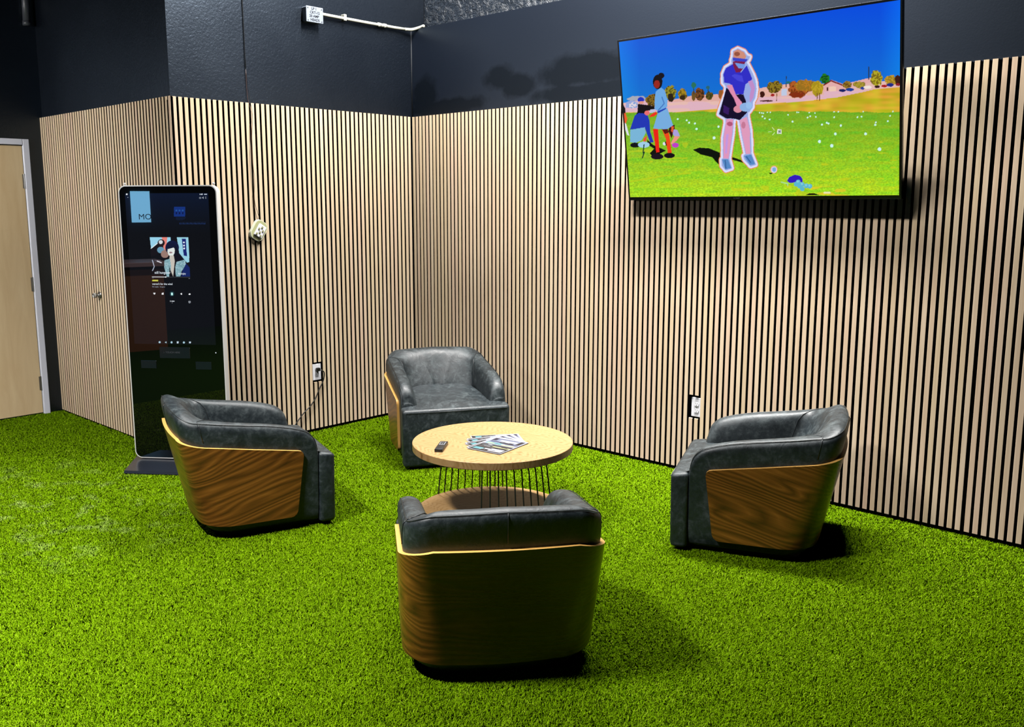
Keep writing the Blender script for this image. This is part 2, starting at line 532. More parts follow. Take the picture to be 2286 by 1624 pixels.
# door in the door wall
bm = bmesh.new()
box(bm, XD - .03, XD + .006, -3.12, -2.202, 0.004, 2.152)
dr = bobj('door_1', bm, M['door']); dr['kind'] = 'structure'
bm = bmesh.new()
box(bm, XD - .05, XD + .028, -2.198, -2.150, -0.02, 2.204)
box(bm, XD - .05, XD + .028, -3.172, -3.124, -0.02, 2.204)
box(bm, XD - .05, XD + .028, -3.124, -2.198, 2.158, 2.204)
bev(bm, .004, 2)
bobj('frame', bm, M['white'], dr)
for z in (1.877, 1.06, 0.249):
    bm = bmesh.new()
    box(bm, XD + .006, XD + .010, -2.215, -2.199, z - .055, z + .055)
    V, F = tube_geo([(XD + .014, -2.200, z - .058), (XD + .014, -2.200, z + .058)], .0075, 10)
    vs = [bm.verts.new(v) for v in V]
    for f in F: bm.faces.new([vs[i] for i in f])
    autosmooth(bobj('hinge', bm, M['steel'], dr))

# ------------------------------------------------------------------ turf
def build_turf():
    cx, cy = CAM.x, CAM.y
    def make(n, x0, x1, y0, y1):
        return rng.uniform(x0, x1, n), rng.uniform(y0, y1, n)
    X, Y = make(3900000, XD, 6.3, -5.6, 0.018)
    keep = ~((X < -0.015) & (Y > -2.046))
    # view test with a margin so that a side step still sees full pile
    vx, vy = X - cx, Y - cy
    dep = vx * fw.x + vy * fw.y
    lat = vx * rt.x + vy * rt.y
    vis = (dep > 0.9) & (np.abs(lat + 0.03 * dep) < dep * 0.60 + 0.8)
    keep &= vis
    dist = np.hypot(vx, vy)
    pr = np.clip(1.0 - (dist - 3.2) * 0.17, 0.42, 1.0)
    keep &= rng.uniform(0, 1, len(X)) < pr
    for (ox, oy, rad) in TURF_HOLES:
        keep &= np.hypot(X - ox, Y - oy) > rad
    X, Y = X[keep], Y[keep]; dist = dist[keep]
    n = len(X)
    w = (0.00095 + 0.00030 * np.clip(dist - 2, 0, 4)) * rng.uniform(.8, 1.25, n)
    h = rng.uniform(.010, .0165, n)
    a = rng.uniform(0, 2 * np.pi, n)                       # lean direction
    lean = rng.uniform(.2, 1.0, n)
    print('blades', n)
    dx, dy = np.cos(a), np.sin(a)
    ta = a + np.pi / 2 + rng.uniform(-.7, .7, n)
    sx, sy = np.cos(ta) * w, np.sin(ta) * w
    z0 = -0.0142
    P = np.zeros((n, 5, 3), dtype=np.float32)
    P[:, 0] = np.stack([X - sx, Y - sy, 0 * X + z0], -1)
    P[:, 1] = np.stack([X + sx, Y + sy, 0 * X + z0], -1)
    m1, l1 = 0.62, 0.22
    P[:, 2] = np.stack([X + sx * .9 + dx * h * lean * l1, Y + sy * .9 + dy * h * lean * l1, z0 + h * m1], -1)
    P[:, 3] = np.stack([X - sx * .9 + dx * h * lean * l1, Y - sy * .9 + dy * h * lean * l1, z0 + h * m1], -1)
    P[:, 4] = np.stack([X + dx * h * lean, Y + dy * h * lean, z0 + h * (1.08 - .25 * lean)], -1)
    P[:, :, 1] = np.minimum(P[:, :, 1], 0.020)
    me = bpy.data.meshes.new('artificial_turf')
    me.vertices.add(n * 5); me.vertices.foreach_set('co', P.ravel())
    base = (np.arange(n) * 5)[:, None]
    q = (base + np.array([0, 1, 2, 3, 3, 2, 4])).astype(np.int32)
    me.loops.add(n * 7); me.loops.foreach_set('vertex_index', q.ravel())
    me.polygons.add(n * 2)
    ls = (np.arange(n) * 7)[:, None] + np.array([0, 4])
    me.polygons.foreach_set('loop_start', ls.ravel().astype(np.int32))
    me.update(calc_edges=True)
    me.materials.append(M['grass'])
    o = link(bpy.data.objects.new('artificial_turf', me))
    tag(o, 'bright green artificial grass covering the whole floor', 'artificial grass', kind='stuff')
    return o

# ------------------------------------------------------------------ armchair
def lerp(a, b, t): return a + (b - a) * t
def interp(x, xs, ys): return float(np.interp(x, xs, ys))
def cW(z): return interp(z, [0, .07, .53, .70], [.340, .354, .368, .360])
def cB(z): return interp(z, [0, .07, .30, .53, .70], [.262, .285, .335, .385, .415])
def cR(z): return interp(z, [0, .07, .53, .70], [.175, .175, .115, .115])
def foot(kind, t, o, z, xs):
    """point of the U-shaped outline: kind 'side' t 0..1 from the front, 'corner' t 0..1, 'back' t 0..1 to the middle (right half, y<0)"""
    w, b = cW(z) - o, cB(z) - o
    r = max(cR(z) - o, min(.15, o))
    if kind == 'side': return (lerp(xs, -(b - r), t), -w)
    if kind == 'corner':
        a = R(-90 - 90 * t)
        return (-(b - r) + r * math.cos(a), -(w - r) + r * math.sin(a))
    y = lerp(-(w - r), 0, t)
    return (-b - .014 * (1 - (y / max(w - r, .01)) ** 2), y)
def stations(ns, nc, nb):
    s = [('side', i / ns) for i in range(ns)] + [('corner', i / nc) for i in range(nc)] + [('back', i / nb) for i in range(nb + 1)]
    return s
def top_wood(kind, t):
    if kind == 'side': return interp(t, [0, .5, 1], [.428, .462, .500])
    if kind == 'corner': return lerp(.500, .535, t)
    return .535
def top_leather(kind, t, x):
    if kind == 'side': return interp(x, [-.22, -.05, .10, .20, .25, .28, .297, .306, .310], [.628, .596, .570, .548, .528, .506, .480, .452, .425])
    if kind == 'corner':
        u = t * t * (3 - 2 * t)
        return lerp(.628, .668, u)
    return lerp(.668, .676, t)

def build_chair_parts(root):
    # ---- walnut shell
    st = stations(16, 10, 8)
    full = [(k, t, 1) for k, t in st] + [(k, t, -1) for k, t in st[-2::-1]]
    NV = 16
    Rc = .032
    V, UV, F, FM = [], [], [], []
    H0 = .072
    def ring(o):
        rows = []
        for j in range(NV + 1):
            v = j / NV
            v = 0.5 - 0.5 * math.cos(math.pi * v)           # denser at the rims
            arc = 0; prev = None; row = []
            for k, t, sg in full:
                zt = top_wood(k, t)
                z = lerp(H0, zt, v)
                xs = lerp(.190, .236, v)
                ht = (.43 - H0)
                for d in ((1 - v) * ht, v * ht):
                    if d < Rc: xs -= Rc - math.sqrt(max(Rc * Rc - (Rc - d) ** 2, 0))
                x, y = foot(k, t, o, z, xs)
                p = (x, y * sg, z)
                row.append(p)
            mid = len(row) // 2
            s = [0.0]
            for a, b in zip(row[:-1], row[1:]): s.append(s[-1] + math.dist(a, b))
            rows.append([(p, (q - s[mid], p[2])) for p, q in zip(row, s)])
        return rows
    nS = len(full)
    outer, inner = ring(-.002), ring(.0155)
    for rows in (outer, inner):
        for row in rows:
            for p, u in row: V.append(p); UV.append(u)
    off = (NV + 1) * nS
    for j in range(NV):
        for i in range(nS - 1):
            a, b, c, d = j * nS + i, j * nS + i + 1, (j + 1) * nS + i + 1, (j + 1) * nS + i
            F.append((a, d, c, b)); FM.append(0)
            F.append((a + off, b + off, c + off, d + off)); FM.append(0)
    for i in range(nS - 1):                                  # top and bottom rims
        a, b = NV * nS + i, NV * nS + i + 1
        F.append((a, a + off, b + off, b)); FM.append(1)
        F.append((i, i + 1, i + 1 + off, i + off)); FM.append(1)
    for j in range(NV):                                      # front rims
        a, b = j * nS, (j + 1) * nS
        F.append((a, a + off, b + off, b)); FM.append(1)
        a, b = j * nS + nS - 1, (j + 1) * nS + nS - 1
        F.append((a, b, b + off, a + off)); FM.append(1)
    o = mobj('wooden_shell', V, F, [M['walnut'], M['edge']], root, True, FM, UV)
    autosmooth(o, 35)
    o['label'] = 'brown walnut veneer shell with pale edge'

    # ---- leather arms and back: one U-shaped upholstered band
    xs_side = [.310, .3075, .303, .296, .286, .272, .25, .22, .17, .11, .05, -.01, -.07, -.12]
    st = [('side', x) for x in xs_side] + [('corner', i / 12) for i in range(13)] + [('back', i / 8) for i in range(1, 9)]
    def section(kind, t):
        kb = 0.0 if kind == 'side' else (t * t * (3 - 2 * t) if kind == 'corner' else 1.0)
        if kind == 'side':
            x = t; zt = top_leather('side', 0, x)
        else: zt = top_leather(kind, t, 0)
        arm = [(.050, .012), (.026, .028), (.018, .07), (.016, .25), (.014, zt - .10), (.013, zt - .045), (.0155, zt - .022), (.026, zt - .007), (.045, zt), (.070, zt - .001), (.092, zt - .010), (.108, zt - .030), (.117, zt - .062), (.122, min(zt - .09, .43)), (.124, .36), (.124, .30)]
        bk = [(.050, .012), (.026, .028), (.018, .07), (.016, .25), (.014, zt - .12), (.013, zt - .055), (.0155, zt - .024), (.027, zt - .008), (.048, zt), (.072, zt - .001), (.097, zt - .010), (.117, zt - .032), (.135, zt - .085), (.158, .52), (.188, .42), (.195, .30)]
        pts = []
        for (oa, za), (ob, zb) in zip(arm, bk):
            oo, z = lerp(oa, ob, kb), lerp(za, zb, kb)
            if kind == 'side':
                w = cW(z) - oo
                pts.append((t, -w, z))
            else:
                x, y = foot(kind, t, oo, z, 0)
                pts.append((x, y, z))
        return pts
    rings = [section(k, t) for k, t in st]
    # the side stations must end where the corner starts: fill up smoothly per profile row
    k0 = len(xs_side); c0 = rings[k0]
    for q in range(k0):
        f = max(0.0, (0.05 - xs_side[q]) / (0.05 + .12)) if xs_side[q] < .05 else 0.0
        for j in range(len(c0)):
            x, y, z = rings[q][j]
            tgt = lerp(.05, c0[j][0], (0.05 - xs_side[q]) / (0.05 + .20)) if xs_side[q] < .05 else x
            rings[q][j] = (tgt, y, z)
    # puffed front of the arm
    r0 = rings[0]
    cy = sum(p[1] for p in r0) / len(r0); cz = sum(p[2] for p in r0) / len(r0)
    f1 = [(.3135, lerp(p[1], cy, .10), lerp(p[2], cz, .03)) for p in r0]
    f2 = [(.317, lerp(p[1], cy, .40), lerp(p[2], cz, .10)) for p in r0]
    rings = [f2, f1] + rings
    full = rings + [[(x, -y, z) for x, y, z in rg] for rg in rings[-2::-1]]
    m = len(r0); n = len(full)
    V = [p for rg in full for p in rg]; F = []
    for i in range(n - 1):
        for j in range(m):
            j2 = (j + 1) % m
            F.append((i * m + j, i * m + j2, (i + 1) * m + j2, (i + 1) * m + j))
    F.append(tuple(range(m - 1, -1, -1))); F.append(tuple((n - 1) * m + j for j in range(m)))
    o = mobj('upholstered_back', V, F, M['leather'], root, True)
    bm = bmesh.new(); bm.from_mesh(o.data); bmesh.ops.recalc_face_normals(bm, faces=bm.faces[:]); bm.to_mesh(o.data); bm.free()
    o['label'] = 'dark grey leather arms and backrest in one U'
    md = o.modifiers.new('smooth', 'SUBSURF'); md.levels = 1; md.render_levels = 2
    # piping along the outer rim and upright seams
    rim = [rg[7] for rg in full[1:-1]]
    rim = [(x, y, z + .0005) for x, y, z in rim]
    front = [rg for rg in (full[1],)]
    def upright(i):
        return [(x, y, z) for x, y, z in (full[i][j] for j in range(4, 8))]
    def nudge(pts, d):
        out = []
        for x, y, z in pts:
            l = math.hypot(x + .02, y) or 1
            out.append((x + x / l * d, y + y / l * d, z))
        return out
    i1 = 2 + k0; i2 = n - 1 - i1; ic = n // 2
    lines = [nudge(rim, .0008)] + [nudge(upright(i), .0006) for i in (i1, ic, i2)]
    for i in (i1, i2):                                       # seam over the top and down the inside
        lines.append([full[i][j] for j in range(7, 15)])
    tubes('piping', lines, .0019, M['stitch'], o, 6)

    # ---- seat: T-shaped cushion whose front lip wraps past the arms
    wid, nar = .357, .243
    T = [(-.16, -nar), (.314, -nar), (.314, -wid), (.402, -wid), (.402, wid), (.314, wid), (.314, nar), (-.16, nar)]
    bm = bmesh.new()
    prism(bm, T, lambda x, y: (x - (.004 if x > .39 else 0), y * (0.985 if x > .3 else 1), .014), lambda x, y: (x, y, .388 if x > .35 else (.402 if x > 0 else .425)))
    ed = [e for e in bm.edges if max(v.co.x for v in e.verts) > .30]
    bev(bm, .020, 4, ed)
    o = bobj('seat_cushion', bm, M['leather'], root)
    autosmooth(o, 50)
    crown = []
    NX, NY = 12, 12
    V, F = [], []
    for i in range(NX + 1):
        for j in range(NY + 1):
            u, v = i / NX, j / NY * 2 - 1
            x = lerp(-.28, .384, u); y = v * nar * .985
            e = (1 - v ** 4) * min(1, (1 - u) * 5) ** .7
            z = interp(x, [-.28, 0, .314, .384], [.421, .400, .398, .386]) + .022 * e
            V.append((x, y, z))
    for i in range(NX):
        for j in range(NY):
            a = i * (NY + 1) + j
            F.append((a, a + NY + 1, a + NY + 2, a + 1))
    c = mobj('cushion_top', V, F, M['leather'], o, True)
    tubes('piping', [[(.4035, y, .372) for y in (-.335, 0, .335)],
                     [(.30, -.3555, .03), (.30, -.3555, .30)]][:1], .0018, M['stitch'], o, 6)
    # ---- plinth
    pts = []
    stp = stations(6, 8, 6)
    pf = [(k, t, 1) for k, t in stp] + [(k, t, -1) for k, t in stp[-2::-1]]
    for k, t, sg in pf:
        x, y = foot(k, t, .05, .0, .36)
        pts.append((x, y * sg))
    bm = bmesh.new()
    prism(bm, pts, lambda x, y: (x, y, -.004), lambda x, y: (x, y, .03))
    bobj('plinth', bm, M['plinth'], root)

def dup(root, name, loc, rz, label, group):
    r = root.copy(); COL.objects.link(r)
    r.name = name; r.location = loc; r.rotation_euler = (0, 0, rz)
    r['label'] = label; r['group'] = group
    for ch in list(root.children):
        c = ch.copy(); COL.objects.link(c); c.parent = r
        for g in list(ch.children):
            d = g.copy(); COL.objects.link(d); d.parent = c
    return r

GRP = 'leather swivel armchairs around the coffee table'
CH = [((3.287, -2.519), 141.5, 'black leather tub armchair turned away, its brown wooden back facing the viewer'),
      ((1.2815, -2.382), 70.5, 'black leather tub armchair in front of the touchscreen kiosk, showing its brown wooden side'),
      ((3.48, -0.734), 203.0, 'black leather tub armchair below the television, beside the slatted wall with a free outlet'),
      ((1.114, -0.729), -31.0, 'black leather tub armchair in the slatted corner with its open seat facing the table')]
(c0, a0, l0) = CH[0]
chair = thing('tub_armchair', l0, 'armchair', (c0[0], c0[1], 0.0), R(a0), GRP)
build_chair_parts(chair)
for (c, a, l) in CH[1:]:
    dup(chair, 'tub_armchair', (c[0], c[1], 0.0), R(a), l, GRP)

# ------------------------------------------------------------------ coffee table
TX, TY, TZ, TR = 2.342, -1.529, 0.45, 0.426
tb = thing('coffee_table', 'round oak coffee table with two wooden discs joined by black wires', 'coffee table', (TX, TY, 0))
def disc(name, r, z0, z1):
    o = lathe(name, [(r - .006, z0), (r, z0 + .004), (r, z1 - .002), (r - .002, z1)], [M['oak'], M['oak_edge']], tb, 96, fm=[1, 1, 0])
    return autosmooth(o, 30)
disc('tabletop', TR, TZ - .040, TZ)
disc('lower_shelf', .413, .030, .066)
lathe('mounting_ring', [(.30, TZ - .048), (.385, TZ - .048), (.388, TZ - .046), (.388, TZ - .0402), (.30, TZ - .0402)], M['black'], tb, 72)
for g0 in (-54.5, 125.5):
    for k in range(10):
        a = R(g0 + 6.3 * k)
        prof = [(.30, TZ - .051), (.338, TZ - .0515), (.354, TZ - .056), (.364, TZ - .067), (.369, TZ - .085), (.420, .012), (.421, .0)]
        tube('wire_leg', [(r * math.cos(a), r * math.sin(a), z) for r, z in prof], .0038, M['black'], tb, 8)

# flyers fanned on the table
def flyer_mesh(seed):
    nx, ny = 60, 80
    w, h = .205, .266
    u = np.linspace(0, 1, nx + 1); v = np.linspace(0, 1, ny + 1)
    U, Vv = np.meshgrid(u, v)
    C = np.zeros((ny + 1, nx + 1, 3)); C[:] = srgb(226, 228, 240)[:3]
    DK = .42
    def rect(x0, x1, y0, y1, c): C[(U >= x0) & (U <= x1) & (Vv >= y0) & (Vv <= y1)] = srgb(*c)[:3]
    rect(.03, .97, .02, .46, (50, 50, 58)); rect(.03, .97, .46, .52, (70, 72, 84))
    rect(.08, .34, .10, .22, (110, 180, 190)); rect(.03, .97, .015, .06, (44, 34, 40))
    rect(.40, .62, .16, .20, (220, 222, 230)); rect(.55, .93, .08, .26, (214, 216, 236)); rect(.62, .84, .26, .30, (40, 38, 46))
    rect(.06, .5, .30, .34, (96, 94, 96)); rect(.45, .95, .36, .40, (236, 236, 170)); rect(.1, .4, .40, .43, (120, 130, 140))
    rect(.03, .97, .53, .97, (150, 158, 186))
    rect(.06, .52, .54, .66, (120, 178, 190)); rect(.10, .30, .57, .62, (206, 216, 170)); rect(.55, .92, .55, .6, (206, 210, 160))
    rect(.6, .95, .64, .69, (48, 50, 90)); rect(.08, .55, .70, .74, (50, 50, 100)); rect(.3, .8, .78, .88, (206, 208, 226))
    rect(.04, .18, .78, .96, (42, 42, 70)); rect(.2, .75, .92, .95, (50, 52, 100)); rect(.82, .94, .72, .96, (34, 34, 48)); rect(.4, .78, .66, .76, (44, 46, 64))
    r2_ = np.random.default_rng(seed)
    for _ in range(26):
        x0 = r2_.uniform(.05, .7); y0 = r2_.uniform(.05, .95)
        rect(x0, x0 + r2_.uniform(.08, .25), y0, y0 + .013, [(230, 232, 240), (40, 40, 50), (90, 130, 140)][r2_.integers(3)])
    P = np.stack([(U - .5) * w, (Vv - .5) * h, 0 * U], -1).reshape(-1, 3)
    idx = np.arange((nx + 1) * (ny + 1)).reshape(ny + 1, nx + 1)
    top = np.stack([idx[:-1, :-1], idx[:-1, 1:], idx[1:, 1:], idx[1:, :-1]], -1).reshape(-1, 4)
    me = bpy.data.meshes.new('flyer')
    me.from_pydata(P.tolist(), [], top.tolist())
    C *= DK
    at = me.color_attributes.new('picture', 'FLOAT_COLOR', 'POINT')
    at.data.foreach_set('color', np.concatenate([C.reshape(-1, 3), np.ones((len(P), 1))], 1).astype(np.float32).ravel())
    me.materials.append(M['print'])
    return me
FL = ['topmost flyer of the fan on the table, with a dark lower half', 'second flyer from the top of the fan on the round table',
      'third flyer from the top of the fan on the round table', 'fourth flyer from the top of the fan on the round table',
      'fifth flyer from the top of the fan on the round table', 'sixth flyer from the top of the fan on the round table',
      'bottom flyer of the fan, its corner sticking out towards the corner armchair']
a_top = math.atan2(-1.708 + 1.742, 2.561 - 2.36)
piv = Vector((2.47, -1.50))
ctr0 = Vector(((2.36 + 2.526) / 2, (-1.742 - 1.443) / 2))
for i in range(7):
    da = R(-7.5 * i + (3 if i % 2 else -1))
    off = ctr0 - piv
    c = piv + Vector((off.x * math.cos(da) - off.y * math.sin(da), off.x * math.sin(da) + off.y * math.cos(da)))
    c += Vector((-.006 * i, .008 * i))
    o = link(bpy.data.objects.new('flyer', flyer_mesh(20 + i)))
    md = o.modifiers.new('paper', 'SOLIDIFY'); md.thickness = .0005; md.offset = -1
    o.location = (c.x, c.y, TZ + .0006 * (7 - i) + .0002)
    o.rotation_euler = (0, 0, a_top + da)
    tag(o, FL[i], 'flyer', 'printed flyers fanned on the coffee table')

# remote control
rd = Vector((2.2065 - 2.302, -1.7525 + 1.884)); ra = math.atan2(rd.y, rd.x)
rc = thing('remote_control', 'small black remote control lying on the round table beside the flyers', 'remote control', (2.254, -1.819, TZ), ra)
bm = bmesh.new(); box(bm, -.080, .080, -.0215, .0215, .0002, .017); bev(bm, .004, 2)
autosmooth(bobj('body', bm, M['remote'], rc))
bm = bmesh.new(); box(bm, .005, .062, -.014, .014, .0168, .0176)
bobj('button_panel', bm, M['button'], rc)
for i in range(3):
    for j in range(2):
        bm = bmesh.new(); box(bm, .014 + i * .016, .024 + i * .016, -.010 + j * .011, -.001 + j * .011, .0175, .0188); bobj('button', bm, M['remote'], rc)

# ------------------------------------------------------------------ pictures on the two displays
def homography(src, dst):
    A = []
    for (x, y), (u, v) in zip(src, dst):
        A.append([x, y, 1, 0, 0, 0, -u * x, -u * y, -u]); A.append([0, 0, 0, x, y, 1, -v * x, -v * y, -v])
    _, _, vt = np.linalg.svd(np.array(A, float)); return vt[-1].reshape(3, 3)
def inpoly(X, Y, poly):
    c = np.zeros(X.shape, bool); n = len(poly)
    for i in range(n):
        x0, y0 = poly[i]; x1, y1 = poly[(i + 1) % n]
        if y0 == y1: continue
        cond = ((y0 > Y) != (y1 > Y)) & (X < (x1 - x0) * (Y - y0) / (y1 - y0) + x0)
        c ^= cond
    return c
def polydist(X, Y, poly):
    d = np.full(X.shape, 1e9); n = len(poly)
    for i in range(n):
        x0, y0 = poly[i]; x1, y1 = poly[(i + 1) % n]
        dx, dy = x1 - x0, y1 - y0
        t = np.clip(((X - x0) * dx + (Y - y0) * dy) / (dx * dx + dy * dy + 1e-9), 0, 1)
        d = np.minimum(d, np.hypot(X - x0 - t * dx, Y - y0 - t * dy))
    return d
def vnoise(X, Y, s, seed):
    g = np.random.default_rng(seed).random((64, 64))
    x, y = X / s, Y / s
    xi, yi = np.floor(x).astype(int), np.floor(y).astype(int); fx, fy = x - xi, y - yi
    fx, fy = fx * fx * (3 - 2 * fx), fy * fy * (3 - 2 * fy)
    G = lambda i, j: g[i % 64, j % 64]
    return (G(xi, yi) * (1 - fx) + G(xi + 1, yi) * fx) * (1 - fy) + (G(xi, yi + 1) * (1 - fx) + G(xi + 1, yi + 1) * fx) * fy

class Painter:
    def __init__(s, X, Y): s.X, s.Y = X, Y; s.C = np.zeros(X.shape + (3,))
    def put(s, m, c, a=1.0):
        c = np.array(c, float)
        s.C[m] = s.C[m] * (1 - a) + (c if c.ndim == 1 else c[m]) * a
    def poly(s, pts, c, a=1.0): s.put(inpoly(s.X, s.Y, pts), c, a)
    def ell(s, x, y, rx, ry, c, a=1.0): s.put(((s.X - x) / rx) ** 2 + ((s.Y - y) / ry) ** 2 < 1, c, a)
    def rect(s, x0, x1, y0, y1, c, a=1.0): s.put((s.X >= x0) & (s.X <= x1) & (s.Y >= y0) & (s.Y <= y1), c, a)
    def line(s, pts, w, c, a=1.0):
        d = np.full(s.X.shape, 1e9)
        for (x0, y0), (x1, y1) in zip(pts[:-1], pts[1:]):
            dx, dy = x1 - x0, y1 - y0
            t = np.clip(((s.X - x0) * dx + (s.Y - y0) * dy) / (dx * dx + dy * dy + 1e-9), 0, 1)
            d = np.minimum(d, np.hypot(s.X - x0 - t * dx, s.Y - y0 - t * dy))
        s.put(d < w, c, a)
    def blob(s, x, y, rx, ry, c, seed, c2=None):
        nz = vnoise(s.X, s.Y, 14, seed)
        q = ((s.X - x) / rx) ** 2 + ((s.Y - y) / ry) ** 2
        m = q < 1.25 - .7 * nz
        s.put(m, c)
        if c2 is not None: s.put(m & (vnoise(s.X, s.Y, 8, seed + 1) > .55), c2)

def display_grid(name, nx, ny, to3d, quad, paint, mat, parent):
    u = np.linspace(0, 1, nx); v = np.linspace(0, 1, ny)
    U, V = np.meshgrid(u, v)
    H = homography([(0, 1), (1, 1), (1, 0), (0, 0)], quad)     # uv (v up) -> picture coordinates
    q = np.stack([U, V, np.ones_like(U)], -1) @ H.T
    X, Y = q[..., 0] / q[..., 2], q[..., 1] / q[..., 2]
    pt = Painter(X, Y); paint(pt)
    C = np.clip(pt.C, 0, 255) / 255.0
    C = np.where(C <= .04045, C / 12.92, ((C + .055) / 1.055) ** 2.4)
    P = to3d(U, V).reshape(-1, 3)
    idx = np.arange(nx * ny).reshape(ny, nx)
    f = np.stack([idx[:-1, :-1], idx[:-1, 1:], idx[1:, 1:], idx[1:, :-1]], -1).reshape(-1, 4)
    me = bpy.data.meshes.new(name)
    me.vertices.add(len(P)); me.vertices.foreach_set('co', P.astype(np.float32).ravel())
    me.loops.add(f.size); me.loops.foreach_set('vertex_index', f.ravel().astype(np.int32))
    me.polygons.add(len(f)); me.polygons.foreach_set('loop_start', (np.arange(len(f)) * 4).astype(np.int32))
    me.update(calc_edges=True)
    at = me.color_attributes.new('picture', 'FLOAT_COLOR', 'POINT')
    at.data.foreach_set('color', np.concatenate([C.reshape(-1, 3), np.ones((len(P), 1))], 1).astype(np.float32).ravel())
    me.materials.append(mat)
    return link(bpy.data.objects.new(name, me), parent)

def paint_tv(p):
    X, Y = p.X, p.Y
    t = np.clip(Y / 820, 0, 1)[..., None]
    sky = np.array([0, 72, 222]) * (1 - t) + np.array([14, 118, 205]) * t
    edge = np.clip(1 - np.minimum(X - 95, 2170 - X) / 160, 0, 1)[..., None]
    p.C[:] = sky + edge * np.array([0, 26, 18])
    n1 = vnoise(X, Y, 60, 1); n2 = vnoise(X, Y * 2.2, 9, 2); n3 = vnoise(X * .35, Y * 2, 40, 3); n4 = vnoise(X, Y, 5, 9)
    # far bank, fairway, grass
    p.poly([(90, 760), (200, 735), (430, 730), (800, 735), (1120, 700), (1500, 690), (1750, 660), (2000, 630), (2200, 610), (2200, 900), (90, 900)], (222, 178, 192))
    p.put((Y > 700) & (n3 > .62) & (Y < 830), (232, 190, 170), .7)
    yg = np.interp(X, [90, 500, 800, 1115, 1480, 1700, 1900, 2000, 2200], [818, 820, 800, 768, 745, 720, 680, 655, 646])
    fair = np.stack([176 + 50 * n3, 158 + 30 * n1, 24 + 30 * n3], -1)
    p.put(Y > yg, fair)
    g0 = np.interp(X, [90, 1000, 2200], [822, 816, 832])
    k = np.clip((Y - 820) / 600, 0, 1)
    gr = np.stack([112 + 56 * k + 46 * (n2 - .5) * (.35 + k) + 40 * (n3 - .5), 172 + 46 * k + 46 * (n2 - .5) * (.3 + k) + 24 * (n4 - .5), 24 + 22 * n4], -1)
    p.put(Y > g0 + 10 * (n1 - .5), gr)
    p.put((Y > 1020) & (vnoise(X * .5, Y * 1.6, 42, 21) > .87), (206, 205, 30), .55)
    p.put((Y > 1370) & (X > 1500) & (X < 1800) & (n3 > .5), (225, 200, 40), .8)
    p.line([(185, 1325), (420, 1285), (620, 1265)], 6, (190, 205, 30), .7)
    # houses and trees along the horizon
    p.poly([(150, 745), (190, 730), (235, 745), (235, 785), (150, 785)], (150, 165, 215))
    p.poly([(455, 735), (640, 700), (820, 690), (860, 720), (860, 742), (455, 745)], (222, 170, 160))
    p.poly([(1120, 650), (1400, 610), (1600, 620), (1600, 700), (1120, 715)], (226, 176, 162))
    p.rect(1290, 1330, 655, 705, (190, 200, 225))
    p.poly([(1590, 640), (1655, 592), (1745, 625), (1950, 575), (1960, 640), (1940, 660), (1730, 672), (1590, 678)], (226, 172, 170))
    p.line([(1600, 630), (1652, 598), (1738, 632)], 5, (120, 30, 20))
    p.rect(1640, 1690, 640, 676, (236, 200, 180)); p.rect(1622, 1632, 645, 672, (70, 30, 20))
    p.poly([(1780, 650), (1960, 610), (2150, 600), (2150, 650), (1780, 680)], (226, 182, 176))
    for i, (x, y, rx, ry, c, c2) in enumerate([
        (200, 765, 34, 24, (130, 160, 215), (220, 210, 220)), (340, 730, 44, 52, (130, 100, 24), (70, 52, 10)), (475, 678, 46, 56, (150, 140, 34), (84, 80, 16)),
        (478, 715, 22, 32, (40, 30, 10), None), (566, 690, 32, 46, (160, 130, 24), (100, 80, 12)), (566, 715, 20, 20, (50, 34, 10), None), (690, 690, 36, 46, (120, 70, 30), (60, 36, 12)),
        (648, 700, 16, 40, (110, 80, 30), None), (762, 700, 30, 30, (60, 60, 20), (100, 84, 24)), (850, 690, 26, 40, (150, 90, 40), None),
        (1150, 695, 20, 24, (60, 20, 10), None), (1238, 640, 56, 46, (140, 118, 30), (80, 60, 14)), (1410, 660, 76, 66, (176, 90, 34), (120, 52, 14)),
        (1468, 632, 80, 46, (150, 110, 28), (180, 120, 30)), (1550, 655, 46, 56, (166, 142, 24), (190, 160, 36)), (1400, 700, 60, 20, (130, 44, 14), None),
        (1606, 582, 38, 36, (30, 120, 30), (10, 70, 20)), (1772, 628, 34, 28, (150, 120, 40), (100, 70, 20)), (1860, 630, 50, 26, (140, 120, 40), (170, 150, 50)),
        (1985, 585, 44, 62, (176, 166, 36), (120, 100, 20)), (2092, 600, 50, 40, (150, 120, 30), (190, 150, 40)), (2140, 600, 22, 42, (60, 26, 12), None)]):
        p.blob(x, y, rx, ry, c, 40 + 3 * i, c2)
    for x, y0, y1 in ((648, 610, 690), (752, 635, 690), (1325, 565, 640), (1928, 500, 590), (1350, 605, 625)):
        p.line([(x, y0), (x, y1)], 3, (40, 50, 60))
    p.blob(646, 622, 20, 24, (40, 110, 90), 91); p.blob(752, 640, 14, 14, (40, 100, 110), 93); p.blob(1340, 608, 20, 8, (30, 110, 110), 95)
    for x, y, rx, ry, c in ((1735, 670, 26, 11, (16, 30, 100)), (1790, 664, 30, 12, (20, 60, 150)), (1882, 655, 16, 10, (40, 60, 150)), (1920, 648, 30, 12, (240, 225, 215)), (1990, 645, 20, 10, (50, 20, 20)),
                            (2040, 640, 22, 9, (170, 20, 20)), (2085, 632, 26, 13, (30, 40, 130)), (2142, 630, 18, 10, (140, 30, 40)), (1225, 700, 14, 10, (160, 30, 30)), (1180, 742, 50, 6, (80, 40, 40))):
        p.ell(x, y, rx, ry, c)
    for x in (1255, 1550, 1568): p.line([(x, 690), (x, 742)], 3, (120, 80, 40))
